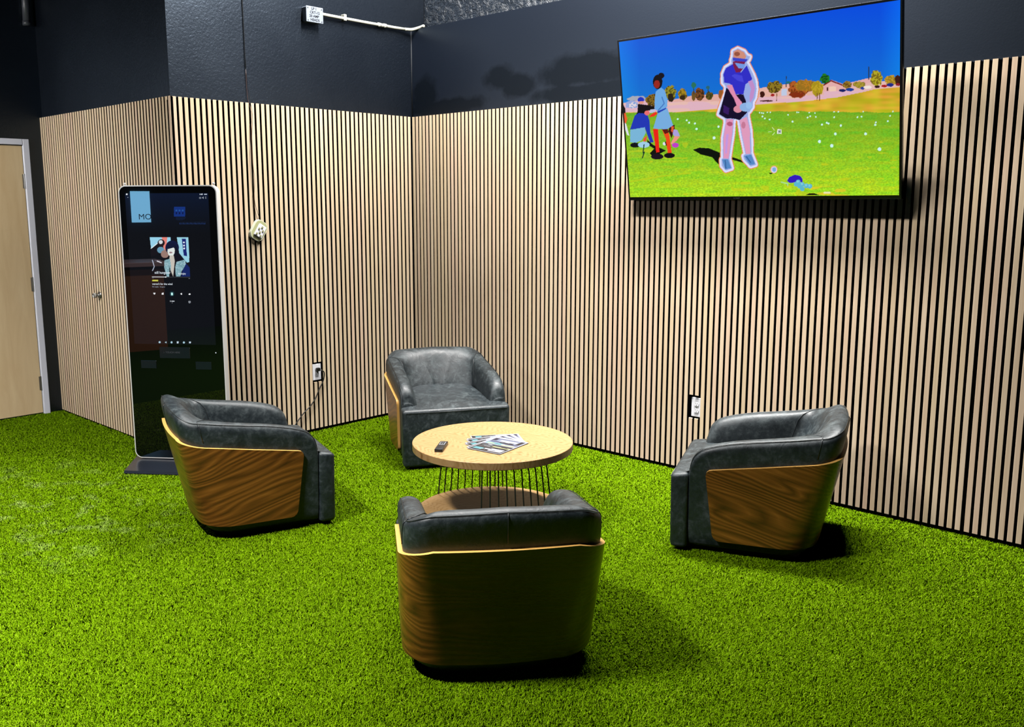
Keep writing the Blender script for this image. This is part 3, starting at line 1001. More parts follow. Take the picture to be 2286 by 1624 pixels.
    # golf balls
    for i, (x, y) in enumerate([(1130, 828), (1145, 830), (1158, 832), (1150, 856), (1168, 870), (1203, 878), (1186, 826), (1208, 826), (1338, 845), (1370, 895), (1402, 828), (1415, 828), (1492, 830), (1500, 857),
              (1480, 866), (1540, 862), (1535, 834), (1585, 918), (1620, 905), (1632, 910), (1674, 826), (1675, 865), (1705, 826), (1722, 926), (1683, 987), (1845, 866), (1875, 862), (1886, 826), (1978, 905), (1974, 923),
              (2065, 896), (2083, 857), (2102, 826), (1903, 988), (1566, 1041), (1656, 1073), (2003, 1100), (668, 943), (796, 1009), (828, 928), (596, 880), (614, 897), (657, 903), (530, 870)]):
        r = 5 + max(0, (y - 830)) * .03
        p.ell(x, y, r, r, (205, 245, 240))
    KX = lambda pts: [((1380 + x / 6.767 - 1350) * 3.266, (140 + y / 6.767) * 3.267) for x, y in pts]
    GX = lambda pts: [((1590 + x / 5.238 - 1350) * 3.266, (90 + y / 5.238) * 3.267) for x, y in pts]
    kp = lambda pts, c: p.poly(KX(pts), c)
    def ke(x, y, rx, ry, c):
        (a, b), = KX([(x, y)]); p.ell(a, b, rx / 6.767 * 3.266, ry / 6.767 * 3.267, c)
    # group at the left of the picture
    kp([(60, 620), (100, 690), (105, 760), (130, 850), (110, 920), (85, 900), (70, 760)], (235, 90, 40)); kp([(60, 620), (100, 690), (100, 760), (60, 760)], (10, 10, 14))
    kp([(85, 900), (115, 930), (160, 1100), (130, 1090), (95, 1000)], (225, 225, 235))
    kp([(430, 1160), (520, 1240), (720, 1330), (640, 1370), (520, 1420), (470, 1370), (540, 1300), (440, 1240)], (6, 14, 4))
    ke(335, 560, 50, 42, (28, 48, 190)); ke(340, 600, 40, 22, (220, 150, 130))
    kp([(290, 620), (440, 640), (540, 660), (545, 710), (420, 730), (420, 790), (350, 800), (225, 860), (285, 740)], (12, 6, 10))
    kp([(240, 800), (300, 760), (430, 770), (470, 880), (480, 1050), (530, 1200), (480, 1210), (430, 1080), (395, 980), (170, 1010)], (30, 52, 178))
    kp([(175, 1015), (395, 975), (410, 1060), (350, 1170), (260, 1210), (175, 1200)], (120, 180, 215))
    kp([(380, 1140), (430, 1100), (420, 1180), (370, 1200)], (225, 80, 60)); ke(250, 1245, 75, 38, (10, 12, 18)); ke(380, 1240, 88, 46, (160, 205, 230)); ke(430, 760, 40, 36, (230, 110, 110)); kp([(480, 710), (550, 700), (545, 750), (470, 760)], (190, 190, 220))
    p.line(KX([(385, 1240), (370, 1360)]), 4, (20, 60, 40)); p.line(KX([(390, 1350), (360, 1440)]), 4, (20, 50, 40))
    kp([(770, 960), (850, 940), (850, 1000), (830, 1070), (800, 1150), (780, 1090), (755, 1040)], (60, 14, 10)); kp([(800, 960), (840, 970), (820, 1060), (795, 1040)], (220, 90, 50))
    kp([(835, 1010), (890, 1020), (930, 1110), (850, 1120), (820, 1080)], (170, 160, 220)); kp([(850, 1110), (925, 1120), (880, 1180), (800, 1240), (790, 1220)], (235, 150, 130)); ke(860, 1250, 52, 36, (190, 60, 200)); ke(695, 1225, 26, 26, (225, 225, 235)); kp([(700, 1200), (740, 1190), (800, 1290), (720, 1260)], (30, 10, 10))
    kp([(520, 1000), (600, 1005), (605, 1100), (620, 1350), (570, 1360), (545, 1180)], (232, 34, 16)); kp([(655, 1005), (745, 1000), (770, 1110), (805, 1370), (745, 1370), (715, 1150)], (236, 70, 22)); kp([(655, 1005), (745, 1000), (760, 1060), (700, 1080)], (90, 20, 10))
    kp([(525, 990), (590, 770), (735, 680), (825, 950), (740, 1005), (600, 1005)], (118, 172, 222)); kp([(560, 440), (635, 370), (700, 420), (740, 560), (735, 670), (600, 740), (545, 700), (545, 560)], (108, 168, 226))
    p.line(KX([(655, 520), (690, 620), (600, 720)]), 4, (70, 120, 190)); kp([(480, 790), (560, 740), (590, 770), (540, 810), (470, 825)], (235, 50, 26)); kp([(580, 740), (720, 680), (720, 700), (600, 765)], (30, 60, 180))
    ke(590, 290, 72, 110, (16, 6, 12)); ke(578, 325, 46, 62, (150, 34, 24)); ke(645, 195, 46, 44, (14, 8, 20))
    ke(585, 1420, 95, 44, (24, 10, 26)); ke(770, 1405, 82, 40, (12, 8, 14))
    # golfer
    p.poly([(640, 1095), (690, 1080), (760, 1085), (845, 1120), (838, 1212), (780, 1150), (700, 1130)], (4, 12, 3)); p.poly([(915, 1145), (1012, 1178), (1008, 1192), (915, 1166)], (8, 20, 4))
    sil = GX([(245, 200), (250, 135), (300, 108), (370, 140), (405, 190), (435, 200), (420, 235), (392, 265), (412, 290), (470, 400), (500, 480), (512, 580), (497, 680), (470, 730), (466, 790), (430, 840), (412, 850), (410, 900), (440, 1060), (450, 1200), (450, 1330), (502, 1460), (450, 1476), (380, 1400), (370, 1360), (395, 1340), (345, 1100), (320, 940), (290, 905), (245, 930), (235, 1090), (190, 1390), (222, 1500), (160, 1522), (115, 1470), (115, 1400), (130, 1390), (130, 1150), (160, 980), (160, 920), (80, 870), (100, 800), (165, 620), (165, 540), (130, 500), (130, 400), (160, 330), (235, 280), (230, 240)])
    d = polydist(X, Y, sil); ins = inpoly(X, Y, sil)
    p.put((d < 25) | ins, (232, 138, 80)); p.put((d < 19) | ins, (216, 220, 248)); p.put((d < 5) & ~ins, (120, 140, 215), .6)
    g = lambda pts, c: p.poly(GX(pts), c)
    def ge(x, y, rx, ry, c):
        (a, b), = GX([(x, y)]); p.ell(a, b, rx / 5.238 * 3.266, ry / 5.238 * 3.267, c)
    p.put(ins, (150, 170, 226))
    g([(245, 205), (250, 135), (300, 110), (370, 142), (400, 195), (380, 225)], (206, 140, 120)); ge(290, 165, 34, 26, (150, 80, 60))
    g([(240, 250), (390, 250), (360, 340), (330, 375), (280, 385), (245, 330)], (120, 24, 70)); g([(240, 205), (420, 228), (395, 258), (240, 246)], (58, 66, 196)); g([(262, 268), (384, 288), (372, 335), (310, 335)], (112, 152, 226))
    g([(240, 285), (160, 330), (130, 400), (140, 500), (212, 515), (265, 635), (365, 640), (390, 520), (440, 490), (470, 460), (405, 300), (340, 380), (275, 382)], (46, 44, 196)); g([(225, 420), (260, 400), (350, 420), (370, 500), (300, 480)], (66, 66, 214))
    g([(165, 560), (265, 640), (365, 640), (395, 720), (410, 850), (320, 942), (245, 922), (160, 920), (80, 870)], (16, 6, 40)); g([(130, 760), (200, 800), (190, 880), (130, 850)], (52, 20, 96))
    g([(165, 530), (232, 528), (280, 650), (352, 740), (345, 800), (300, 810), (255, 690), (200, 600)], (222, 140, 176)); g([(420, 490), (470, 472), (502, 560), (482, 680), (440, 740), (436, 660), (455, 580)], (190, 140, 200))
    ge(300, 812, 52, 42, (216, 140, 160)); ge(392, 790, 72, 52, (138, 176, 226)); ge(430, 770, 36, 40, (150, 190, 236))
    g([(165, 925), (245, 930), (235, 1090), (190, 1390), (130, 1390), (130, 1150)], (222, 150, 190)); g([(320, 942), (406, 902), (440, 1060), (446, 1335), (395, 1340), (345, 1100)], (222, 154, 188)); ge(205, 985, 34, 26, (176, 84, 120)); ge(365, 1000, 24, 40, (196, 120, 150)); g([(160, 1110), (190, 1100), (170, 1330), (150, 1330)], (196, 150, 222))
    g([(113, 1400), (182, 1395), (222, 1500), (150, 1516)], (84, 136, 196)); g([(370, 1360), (456, 1345), (502, 1456), (440, 1468)], (84, 136, 196)); p.line(GX([(150, 1410), (160, 1500)]), 3, (40, 80, 140)); p.line(GX([(400, 1370), (450, 1440)]), 3, (40, 80, 140))
    # tee, cap, ball pile and marker
    p.ell(1233, 1243, 26, 28, (240, 160, 120)); p.ell(1234, 1244, 21, 23, (205, 215, 240)); p.ell(1235, 1243, 14, 16, (120, 170, 220)); p.ell(1210, 1270, 14, 5, (20, 40, 4))
    p.poly([(1328, 1325), (1345, 1298), (1385, 1282), (1425, 1290), (1442, 1312), (1440, 1336), (1345, 1340)], (50, 20, 186)); p.line([(1285, 1335), (1330, 1345), (1335, 1360)], 4, (170, 220, 210), .7)
    for x, y in ((1395, 1350), (1410, 1335), (1440, 1352), (1420, 1365), (1470, 1362), (1495, 1366), (1440, 1384)): p.ell(x, y, 17, 17, (92, 182, 206)); 
    for x, y in ((1410, 1335), (1440, 1352), (1470, 1362), (1495, 1366)): p.ell(x - 3, y - 4, 8, 8, (130, 205, 220))
    p.poly([(1462, 1432), (1490, 1416), (1530, 1418), (1570, 1432)], (4, 8, 2)); p.line([(1600, 1414), (1640, 1414)], 6, (235, 230, 170))
    p.rect(1258, 1288, 950, 984, (236, 240, 230)); p.line([(1267, 978), (1267, 958), (1279, 976), (1279, 957)], 2.2, (60, 80, 90))
    for a, b in (((1222, 936), (1236, 955)), ((1195, 968), (1214, 968)), ((1224, 990), (1238, 975))): p.line([a, b], 2.5, (210, 235, 170))

# TV
TVW, TVH = 1.705, 0.986
tv = thing('television', 'large wall-mounted television showing a golf range under blue sky', 'television', (2.979, -0.03, 1.714))
tv.rotation_euler = (math.atan2(.16, .973), 0, 0)          # leans out at the top
# local frame: x along the wall, y towards the wall, z up the screen; front face at y=0
bm = bmesh.new(); box(bm, -TVW / 2, TVW / 2, 0.0, .022, 0, TVH); bev(bm, .003, 2)
bobj('bezel', bm, M['bezel'], tv)
bm = bmesh.new(); box(bm, -.838, .838, .022, .048, .22, .976); bev(bm, .008, 2)
bobj('rear_housing', bm, M['bezel'], tv)
bz = .013
def tv3(U, V): return np.stack([-TVW / 2 + bz + U * (TVW - 2 * bz), -.0006 + 0 * U, .021 + V * (TVH - .021 - bz)], -1)
display_grid('screen', 640, 372, tv3, [(97, 303), (2163, 10), (2143, 1435), (183, 1437)], paint_tv, M['tvpic'], tv)
lettering('lettering', 'SONY', .011, M['logo'], Matrix.Translation((-.085, -.0004, .010)) @ Matrix.Rotation(R(90), 4, 'X'), tv, sx=1.5)
# wall bracket behind the set
bm = bmesh.new(); box(bm, -.24, .24, .048, .056, .45, .85)
bobj('bracket_plate', bm, M['bezel'], tv)
for x in (-.18, .18):
    tube('bracket_arm', [(x, .05, .70), (x, .149, .70)], .012, M['bezel'], tv)

# ------------------------------------------------------------------ kiosk
def paint_kiosk(p):
    X, Y = p.X, p.Y
    nz = vnoise(X, Y, 30, 5)
    p.C[:] = (3, 6, 12)
    t = np.clip(1 - (Y - 140) / 420, 0, 1)
    p.C += t[..., None] * np.array([2, 12, 30])
    # status bar
    p.rect(188, 204, 145, 160, (225, 230, 235)); p.ell(206, 185, 5, 4, (160, 170, 190))
    for x, w in ((934, 4), (952, 8)): p.ell(x, 156, w, 7, (200, 210, 220))
    p.rect(975, 1002, 151, 161, (190, 200, 215)); p.rect(925, 943, 184, 200, (170, 180, 195)); p.rect(929, 939, 188, 196, (10, 16, 30))
    for x, y in ((957, 191), (968, 185), (968, 197)): p.ell(x, y, 4, 4, (190, 200, 210))
    p.line([(957, 191), (968, 185)], 1.5, (190, 200, 210)); p.line([(957, 191), (968, 197)], 1.5, (190, 200, 210))
    for y in (183, 190, 197): p.ell(991, y, 2.5, 2.5, (190, 200, 210))
    # dim album tile and list rows
    p.rect(672, 785, 282, 382, (14, 46, 118))
    for i in range(3):
        x = 690 + i * 32
        p.ell(x + 6, 320, 9, 8, (34, 84, 150)); p.rect(x, x + 13, 336, 358, (4, 16, 60))
    for y, x0, x1 in ((392, 690, 790), (404, 690, 780), (414, 700, 760)): p.rect(x0, x1, y, y + 4, (16, 34, 70), .8)
    p.rect(735, 995, 438, 441, (16, 30, 56)); 
    for i in range(22): p.rect(728 + i * 12, 735 + i * 12, 446 + (i % 3), 460, (24, 46, 92))
    # cover art: person in a furry coat before bright shop windows (generic)
    A = lambda pts: [(428 + x * (407 + 0 * y) / 1.0 - 428 * 0 if False else 430 + x * 4.0 + (y * .2), 592 + y * 4.0) for x, y in pts]
    art = inpoly(X, Y, [(430, 592), (815, 592), (836, 990), (456, 990)])
    p.put(art, (8, 10, 18))
    def a(pts, c): p.put(inpoly(X, Y, A(pts)) & art, c)
    def ae(x, y, rx, ry, c):
        (cx, cy), = A([(x, y)]); p.put((((X - cx) / (rx * 4)) ** 2 + ((Y - cy) / (ry * 4)) ** 2 < 1) & art, c)
    a([(0, 0), (52, 0), (52, 16), (40, 26), (20, 14), (2, 28)], (150, 208, 232)); a([(30, 0), (44, 0), (40, 30), (34, 34)], (226, 130, 120))
    a([(68, 0), (97, 0), (97, 62), (90, 64), (72, 40)], (150, 206, 224)); a([(80, 4), (90, 4), (91, 48), (83, 46)], (20, 34, 110))
    for yy in (13, 21, 28): ae(85, yy, 2.2, 2.2, (230, 240, 250))
    a([(0, 30), (26, 14), (30, 34), (10, 46), (0, 48)], (16, 12, 20)); p.line(A([(2, 28), (20, 14)]), 4, (220, 235, 240)); ae(28, 14, 9, 9, (30, 20, 26)); ae(27, 12, 5, 5, (210, 214, 220)); ae(26, 32, 9, 8, (100, 150, 176)); ae(36, 42, 10, 10, (150, 120, 110))
    ae(55, 26, 17, 18, (10, 20, 56)); a([(62, 18), (72, 40), (84, 62), (70, 66), (60, 52)], (10, 12, 26)); ae(52, 34, 9, 14, (222, 228, 224)); a([(41, 30), (45, 16), (60, 16), (64, 30), (58, 26), (48, 29)], (8, 18, 50)); ae(51, 38.5, 4, 2, (150, 120, 126)); a([(48, 46), (58, 46), (60, 60), (54, 99), (48, 82), (46, 58)], (196, 190, 180))
    fur = np.stack([96 + 70 * vnoise(X, Y, 7, 8), 140 + 60 * vnoise(X, Y, 7, 8), 150 + 60 * vnoise(X, Y, 7, 8)], -1)
    def af(pts): p.put(inpoly(X, Y, A(pts)) & art, fur)
    af([(34, 58), (48, 54), (50, 72), (47, 99), (38, 99), (33, 76)]); af([(64, 62), (86, 56), (88, 76), (76, 84), (72, 99), (61, 99), (60, 76)])
    a([(88, 66), (99, 80), (99, 99), (74, 99), (78, 84)], (14, 34, 96)); a([(46, 70), (50, 99), (44, 99)], (14, 12, 14))
    p.line(A([(4, 58), (8, 74), (3, 84)]), 4, (170, 180, 200)); p.line(A([(16, 60), (26, 64)]), 5, (205, 205, 215)); p.line(A([(10, 58), (24, 58)]), 3, (90, 80, 90))
    # progress bar, tag, icons
    p.line([(457, 991), (592, 992)], 2.6, (225, 230, 235)); p.line([(592, 992), (834, 996)], 1.8, (80, 84, 92)); p.ell(592, 992, 6, 6, (240, 244, 248))
    p.rect(820, 834, 1004, 1009, (150, 156, 166)); p.rect(458, 472, 1001, 1005, (90, 94, 104)); p.rect(457, 517, 1020, 1035, (196, 196, 60)); p.rect(466, 508, 1025, 1030, (226, 222, 130))
    p.poly([(468, 1152), (490, 1152), (486, 1164), (478, 1170), (472, 1164)], (235, 238, 242)); p.poly([(553, 1150), (563, 1154), (563, 1150), (571, 1150), (571, 1168), (563, 1168), (553, 1168)], (235, 238, 242))
    p.ell(654, 1160, 24, 26, (14, 44, 52)); p.rect(645, 664, 1148, 1174, (190, 245, 240)); p.poly([(738, 1160), (748, 1152), (755, 1152), (755, 1170), (748, 1170)], (235, 238, 242)); p.ell(830, 1164, 9, 8, (235, 238, 242))
    p.rect(636, 642, 1228, 1242, (190, 196, 204)); p.rect(650, 680, 1229, 1240, (200, 206, 214)); p.ell(657, 1251, 4, 3, (150, 150, 160)); p.ell(830, 1242, 12, 12, (160, 166, 176)); p.ell(830, 1242, 7, 7, (6, 10, 16)); p.ell(830, 1242, 3, 3, (190, 196, 204))
    # navigation row: photo pixels (358..425, 764) in this crop's scale
    for i, px in enumerate((358.3, 371.5, 384.6, 398, 411.7, 425)):
        cx, cy = (px - 240) * 4.51, (764.5 - 400 + (px - 358) * .006) * 4.51
        if i in (0, 2, 4): p.ell(cx, cy, 10, 10, (170, 205, 220))
        elif i == 1: p.poly([(cx + 9, cy - 10), (cx + 9, cy + 10), (cx - 10, cy)], (170, 205, 220))
        else: p.rect(cx - 9, cx + 9, cy - 9, cy + 9, (190, 210, 225))

KW, KH, KD = 0.650, 1.785, 0.052
kang = R(37.5)
kd = Vector((math.cos(kang), math.sin(kang))); kn = Vector((math.sin(kang), -math.cos(kang)))
KP = Vector((-0.178, -2.333))
# thing at the middle of the base; local x along the face, local -y towards the viewer
kc = KP + kd * (KW / 2)
ko = thing('touchscreen_kiosk', 'tall black touchscreen kiosk with silver edge beside the slatted outer corner', 'kiosk', (kc.x, kc.y, 0), kang)
outl = [(x - KW / 2, z + .03) for x, z in rrect(KW, KH, .048, 8)]
bm = bmesh.new(); fs = prism(bm, outl, lambda x, z: (x, 0, z), lambda x, z: (x, KD, z))
fr = autosmooth(bobj('frame', bm, M['silver'], ko), 30)
inl = [(x - KW / 2 + .007, z + .037) for x, z in rrect(KW - .014, KH - .014, .042, 8)]
bm = bmesh.new(); prism(bm, inl, lambda x, z: (x, -.0012, z), lambda x, z: (x, .004, z))
gl = bobj('front_glass', bm, M['glass'], ko)
def k3(U, V): return np.stack([-KW / 2 + .045 + U * .551, -.0018 + 0 * U, .798 + V * .967], -1)
ks = display_grid('screen', 300, 520, k3, [(176, 144), (1015, 144), (1091, 1669), (284, 1660)], paint_kiosk, M['kpic'], ko)
RX = Matrix.Rotation(R(90), 4, 'X')
def kuv(cx, cy):
    Hk = homography([(176, 144), (1015, 144), (1091, 1669), (284, 1660)], [(0, 1), (1, 1), (1, 0), (0, 0)])
    q = Hk @ np.array([cx, cy, 1.0]); u, v = q[0] / q[2], q[1] / q[2]
    return Vector((-KW / 2 + .045 + u * .551, -.0022, .798 + v * .967))
def ktext(body, cx, cy, size, mat, sx=1.0, ax='LEFT', bold=0.0):
    o = lettering('lettering', body, size, mat, Matrix.Translation(kuv(cx, cy)) @ RX, ks, ax=ax, sx=sx, ext=.0001)
    return o
ktext("weren't for the wind", 457, 1062, .0185, M['glow_white'], .88)
ktext('Ella Langley', 457, 1090, .010, M['glow_blue'], .95)
ktext('Hungover', 533, 1091, .010, M['glow_blue'], .9)
ktext('still hungover', 480, 948, .024, M['glow_white'], .82)
ktext('ella langley', 712, 958, .0165, M['glow_white'], .75)
# lower fittings
def kpt(px, py):                      # photo pixel -> point on the kiosk face (local)
    d = (fw + r2 * ((px - PX) / FPX) - u2 * ((py - PY) / FPX))
    n = Vector((kn.x, kn.y, 0)); P0 = Vector((KP.x, KP.y, 0))
    t = (P0 - CAM).dot(n) / d.dot(n); w = CAM + d * t
    s = (Vector((w.x, w.y)) - KP).dot(kd)
    return s - KW / 2, w.z
def kplate(name, a, b, mat, th=.003, bevel=.0012):
    x0, z0 = kpt(*a); x1, z1 = kpt(*b)
    bm = bmesh.new(); box(bm, min(x0, x1), max(x0, x1), -.0012 - th, -.0010, min(z0, z1), max(z0, z1)); bev(bm, bevel, 1)
    return bobj(name, bm, mat, ko)
kplate('sensor_window', (315, 805), (350, 823), M['greyglass'])
kplate('sensor_window', (437, 808), (473, 826), M['greyglass'])
kplate('notice_plate', (356, 775), (425, 801), M['greyglass'], .002)
x0, z0 = kpt(366, 787)
lettering('lettering', 'i  TOUCH HERE', .016, M['pvc'], Matrix.Translation((x0, -.0034, z0)) @ RX, ko, ax='LEFT')
x0, z0 = kpt(482, 788)
V, F = tube_geo([(x0, -.0011, z0), (x0, -.0026, z0)], .0035, 10); mobj('power_light', V, F, M['glow_white'], ko)
for px in (275, 474):
    x0, z0 = kpt(px, 415)
    lathe('eye_bolt', [(.005, 0), (.005, .006), (.009, .009), (.009, .014), (.004, .017)], M['silver'], ko, 16, (x0, .02, .03 + KH - .001))
# sloping base plate
bp = [(-.02 - KW / 2, .16), (-.02 - KW / 2, .05), (.049 - KW / 2, -.253), (KW / 2 - .035, -.253), (KW / 2 + .02, .05), (KW / 2 + .02, .16)]
bm = bmesh.new(); prism(bm, bp, lambda x, y: (x, y, 0.0), lambda x, y: (x * .992, y + (.006 if y < 0 else 0), .016 if y < -.1 else .026))
bobj('base_plate', bm, M['basemetal'], ko)

# ------------------------------------------------------------------ small wall items
# junction box and conduit
jb = thing('junction_box', 'galvanised square junction box with marker writing high on the black wall', 'junction box', (-.022, -.932, 2.969))
bm = bmesh.new(); box(bm, 0, .056, -.068, .068, 0, .100); bev(bm, .003, 1); bobj('body', bm, M['galv'], jb)
bm = bmesh.new(); box(bm, .0565, .0605, -.072, .072, -.004, .104); bev(bm, .002, 1); bobj('cover', bm, M['galv'], jb)
RY = Matrix(((0, 0, 1, 0), (1, 0, 0, 0), (0, 1, 0, 0), (0, 0, 0, 1)))
for i, s in enumerate(('LP 1', 'CKT-12', '20 AMP', 'HEADS')):
    lettering('lettering', s, .024, M['ink'], Matrix.Translation((.0607, -.006 + .006 * (i % 2), .088 - i * .025)) @ RY, jb, sx=1.05, bold=.0006)
for y in (-.058, .058):
    for z in (.008, .092):
        V, F = tube_geo([(.0600, y, z), (.0625, y, z)], .004, 8); mobj('screw', V, F, M['steel'], jb)
cp = thing('conduit', 'white painted conduit pipe running from the junction box to the corner', 'conduit', (-.022, -.864, 3.035))
tube('pipe', [(.030, 0, .003), (.026, .10, .002), (.024, .40, .000), (.024, .70, .000), (.030, .80, .000)], .0125, M['pipe'], cp, 12)
tube('elbow', smoothpath([(.030, .795, 0), (.045, .86, .004), (.10, .895, .018), (.14, .90, .026)], 5), [.013] * 15 + [.010], M['pipe'], cp, 12)
for y in (.545, .60): tube('coupling', [(.024, y - .012, 0), (.024, y + .012, 0)], .0175, M['pipe'], cp, 12)
tube('coupling', [(.024, .53, 0), (.024, .615, 0)], .015, M['pipe'], cp, 12)
bm = bmesh.new(); box(bm, 0, .042, .205, .228, -.016, .030); bev(bm, .003, 1); bobj('strap', bm, M['pipe'], cp)
# loose dark-grey pipe on the door wall
vp = thing('vent_pipe', 'dark grey pipe end hanging on the black wall above the door', 'pipe', (XD + .03, -2.095, 3.07))
tube('pipe', [(0, -.003, .03), (0, 0, .20), (0, .0, 2.4)], .027, M['pvc'], vp, 14)
tube('end_cap', [(0, -.003, 0), (0, -.003, .035)], .030, M['pvc'], vp, 14)

def outlet(name, label, loc, rz, group):
    o = thing(name, label, 'outlet', loc, rz, group)     # local: x right, -y out of the wall, z up
    bm = bmesh.new(); box(bm, -.0375, .0375, -.006, 0, -.062, .062); bev(bm, .0035, 2)
    bobj('cover_plate', bm, M['plastic'], o)
    for z in (.021, -.021):
        pts = [(.0165 * math.cos(a) * 1.0, max(-.0125, min(.0125, .0165 * math.sin(a)))) for a in [2 * math.pi * k / 28 for k in range(28)]]
        bm = bmesh.new(); prism(bm, pts, lambda x, y: (x, -.0062, z + y), lambda x, y: (x, -.0085, z + y))
        s = bobj('socket', bm, M['plastic'], o)
        bm = bmesh.new()
        box(bm, -.0075, -.0055, -.0090, -.0084, z + .001, z + .009); box(bm, .0055, .0075, -.0090, -.0084, z + .002, z + .008)
        box(bm, -.002, .002, -.0090, -.0084, z - .009, z - .005)
        bobj('slots', bm, M['ink'], s)
        bm = bmesh.new(); prism(bm, [(1.08 * x, 1.08 * y) for x, y in pts], lambda x, y: (x, -.0060, z + y), lambda x, y: (x, -.0064, z + y))
        bobj('socket_ring', bm, M['button'], s)
    V, F = tube_geo([(0, -.0058, 0), (0, -.0072, 0)], .003, 10); mobj('screw', V, F, M['steel'], o)
    return o
OG = 'wall outlets set into the slats'
outlet('wall_outlet', 'white wall outlet with black plug in the slats behind the kiosk-side armchair', (-.0115, -.984, .4475), R(90), OG)
outlet('wall_outlet', 'white wall outlet with both sockets free in the slats under the television', (2.652, .0115, .425), 0, OG)
# power cord from the first outlet, trailing down behind the armchair
pc = thing('power_cord', 'black power cord plugged into the outlet and trailing down the slats', 'power cord', (-.0115, -.984, .4685))
bm = bmesh.new(); box(bm, .0085, .034, -.015, .016, -.013, .013); bev(bm, .005, 2)
autosmooth(bobj('plug', bm, M['cable'], pc))
E0 = Vector((-.0115, -.984, .4685))
path = [(.022, -.966, .465), (.030, -.945, .445), (.022, -.940, .41), (.018, -.950, .37), (.018, -.985, .32), (.02, -1.02, .26), (.022, -1.07, .205), (.026, -1.13, .165), (.026, -1.18, .12), (.028, -1.225, .075), (.05, -1.30, .03), (.10, -1.45, .012), (.20, -1.75, .010)]
tube('cord', smoothpath([tuple(Vector(q) - E0) for q in path], 5), .0045, M['cable'], pc, 8)

# open sensor base hanging from thin wires
SBS = 1.2
hb = thing('sensor_base', 'small off-white open sensor base hanging askew on thin wires over the slats', 'sensor base', (.004, -1.446, 1.514))
rotm = Matrix.Rotation(R(-33), 4, 'X') @ Matrix.Diagonal((1.0, SBS, SBS, 1))
bm = bmesh.new()
pts = [(x - .046, z - .062) for x, z in rrect(.092, .124, .034, 6)]
prism(bm, pts, lambda y, z: (0, y, z), lambda y, z: (.020, y * .95, z * .95))
bm.transform(rotm); autosmooth(bobj('tray', bm, M['cream'], hb), 30)
bm = bmesh.new()
pts = [(x - .040, z - .056) for x, z in rrect(.080, .112, .030, 6)]
prism(bm, pts, lambda y, z: (.0203, y, z), lambda y, z: (.0208, y, z))
bm.transform(rotm); bobj('tray_floor', bm, simple('olive_shade', srgb(176, 178, 130), .5), hb)
bm = bmesh.new(); box(bm, .0205, .036, -.024, .030, -.040, .036); bev(bm, .004, 1); bm.transform(rotm)
tb_ = bobj('terminal_block', bm, M['plastic'], hb)
bm = bmesh.new()
for i in range(4):
    for j in range(3):
        if (i + j) % 2 == 0: box(bm, .036, .041, -.018 + j * .014, -.008 + j * .014, -.032 + i * .016, -.022 + i * .016)
bm.transform(rotm); bobj('contacts', bm, M['board'], tb_)
H0 = Vector((.004, -1.446, 1.514))
w1 = [(.012, -1.425, 1.565), (.012, -1.44, 1.62), (.010, -1.462, 1.70), (.010, -1.470, 1.82), (.012, -1.478, 2.0), (.016, -1.466, 2.18), (.014, -1.455, 2.30), (-.010, -1.462, 2.44), (-.014, -1.475, 2.60)]
w2 = [(.012, -1.445, 1.57), (.012, -1.46, 1.63), (.014, -1.472, 1.72), (.018, -1.462, 1.86), (.014, -1.472, 2.02), (.013, -1.470, 2.2), (.014, -1.462, 2.30), (-.012, -1.472, 2.42), (-.014, -1.475, 2.60)]
w3 = [(-.014, -1.475, 2.60), (-.016, -1.476, 2.9), (-.016, -1.480, 3.3), (-.016, -1.482, 4.2)]
L3 = lambda P: smoothpath([tuple(Vector(q) - H0) for q in P], 4)
tube('wire', L3(w1), .0016, M['wire'], hb, 6)
tube('wire', L3(w2), .0013, M['redwire'], hb, 6)
tube('cable', L3(w3), .0028, M['cable'], hb, 6)

# little metal fitting screwed to the left-hand cladding
kb_ = thing('coat_knob', 'tiny metal knob screwed to the slats beside the door', 'knob', (-1.243, -2.0475, 1.022))
def lat_y(name, prof, mat, par, n=20):
    V, F = [], []
    for r, y in prof:
        for k in range(n):
            a = 2 * math.pi * k / n; V.append((r * math.cos(a), y, r * math.sin(a)))
    for i in range(len(prof) - 1):
        for k in range(n): F.append((i * n + k, i * n + (k + 1) % n, (i + 1) * n + (k + 1) % n, (i + 1) * n + k))
    F.append(tuple(range(n))); F.append(tuple((len(prof) - 1) * n + k for k in range(n - 1, -1, -1)))
    return mobj(name, V, F, mat, par, True)
lat_y('screw_shank', [(.003, .0118), (.003, -.002)], M['steel'], kb_, 10)
lat_y('rosette', [(.027, -.0003), (.027, -.005), (.020, -.009)], M['steel'], kb_)
lat_y('knob', [(.009, -.008), (.009, -.026), (.018, -.030), (.021, -.040), (.015, -.049)], M['silver'], kb_)

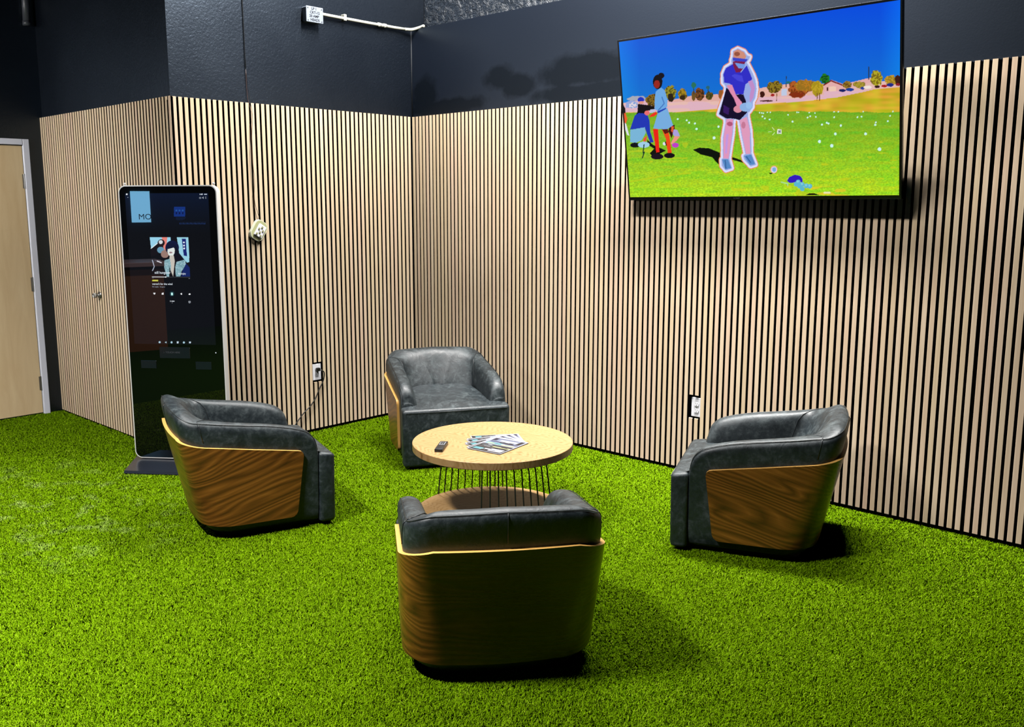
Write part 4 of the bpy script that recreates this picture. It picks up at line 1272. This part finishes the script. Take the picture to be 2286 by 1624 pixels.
# ------------------------------------------------------------------ things at the far side of the room, mirrored in the kiosk glass
rcn = thing('reception_counter', 'brown wooden reception counter mirrored dimly in the kiosk glass', 'counter', (.18, -7.55, -.024))
bm = bmesh.new(); box(bm, -.95, .88, -.35, .30, 0, 1.0); bobj('body', bm, simple('counter_wood', srgb(150, 92, 52), .5), rcn)
bm = bmesh.new(); box(bm, -1.0, .93, -.40, .36, 1.0, 1.05); bev(bm, .004, 1); bobj('worktop', bm, simple('counter_top', srgb(190, 150, 150), .4), rcn)
sg_ = thing('lit_sign', 'bright pale blue sign with the letters OM mirrored in the kiosk glass', 'sign', (1.165, -8.995, 1.66))
bm = bmesh.new(); box(bm, -.120, .120, 0, .03, -.205, .205); bobj('panel', bm, glow('sign_light', srgb(120, 186, 226), 19.0), sg_)
lettering('lettering', 'OM', .105, simple('sign_ink', (.004, .008, .03, 1), .5), Matrix.Translation((.045, .0306, -.135)) @ Matrix.Rotation(R(180), 4, 'Z') @ RX, sg_)

# ------------------------------------------------------------------ turf last (needs holes under the solid bases)
TURF_HOLES = [(c[0], c[1], .24) for c, a, l in CH] + [(TX, TY, .39)]
build_turf()

# ------------------------------------------------------------------ light
def strip(name, x, y, z, lx, ly, power, rz=0, col=(1.0, 0.98, 0.95), spread=None):
    ld = bpy.data.lights.new(name, 'AREA'); ld.shape = 'RECTANGLE'
    ld.size, ld.size_y = lx, ly; ld.energy = power; ld.color = col
    if spread: ld.spread = spread
    o = bpy.data.objects.new(name, ld); COL.objects.link(o)
    o.location = (x, y, z); o.rotation_euler = (0, 0, rz)
    return o
def aim(o, tgt, roll=None):
    o.rotation_euler = (Vector(tgt) - o.location).to_track_quat('-Z', 'Y').to_euler()
strip('ceiling_strip_light', 1.65, -.84, 4.6, 2.2, .10, 430)
strip('wall_wash_light', 2.9, -.455, 4.6, 1.6, .06, 120, spread=R(70)).rotation_euler = (R(6.5), 0, 0)
strip('ceiling_strip_light', 2.35, -5.15, 4.6, 1.0, .2, 430, spread=R(114))
aim(strip('left_fill_light', -.8, -5.0, 2.7, 1.0, .5, 42, spread=R(110)), (-1.5, -2.15, 1.4))  # added fill light for the left cladding and door, not a known fixture
w = bpy.data.worlds.new('world'); S.world = w; w.use_nodes = True
w.node_tree.nodes['Background'].inputs[0].default_value = (.016, .017, .019, 1)
w.node_tree.nodes['Background'].inputs[1].default_value = 1.0

S.view_settings.view_transform = 'Standard'
S.view_settings.look = 'None'
S.view_settings.gamma = 1.0
S.view_settings.exposure = 0.0
S.view_settings.use_curve_mapping = False
S.cycles.max_bounces = 5
S.cycles.diffuse_bounces = 0
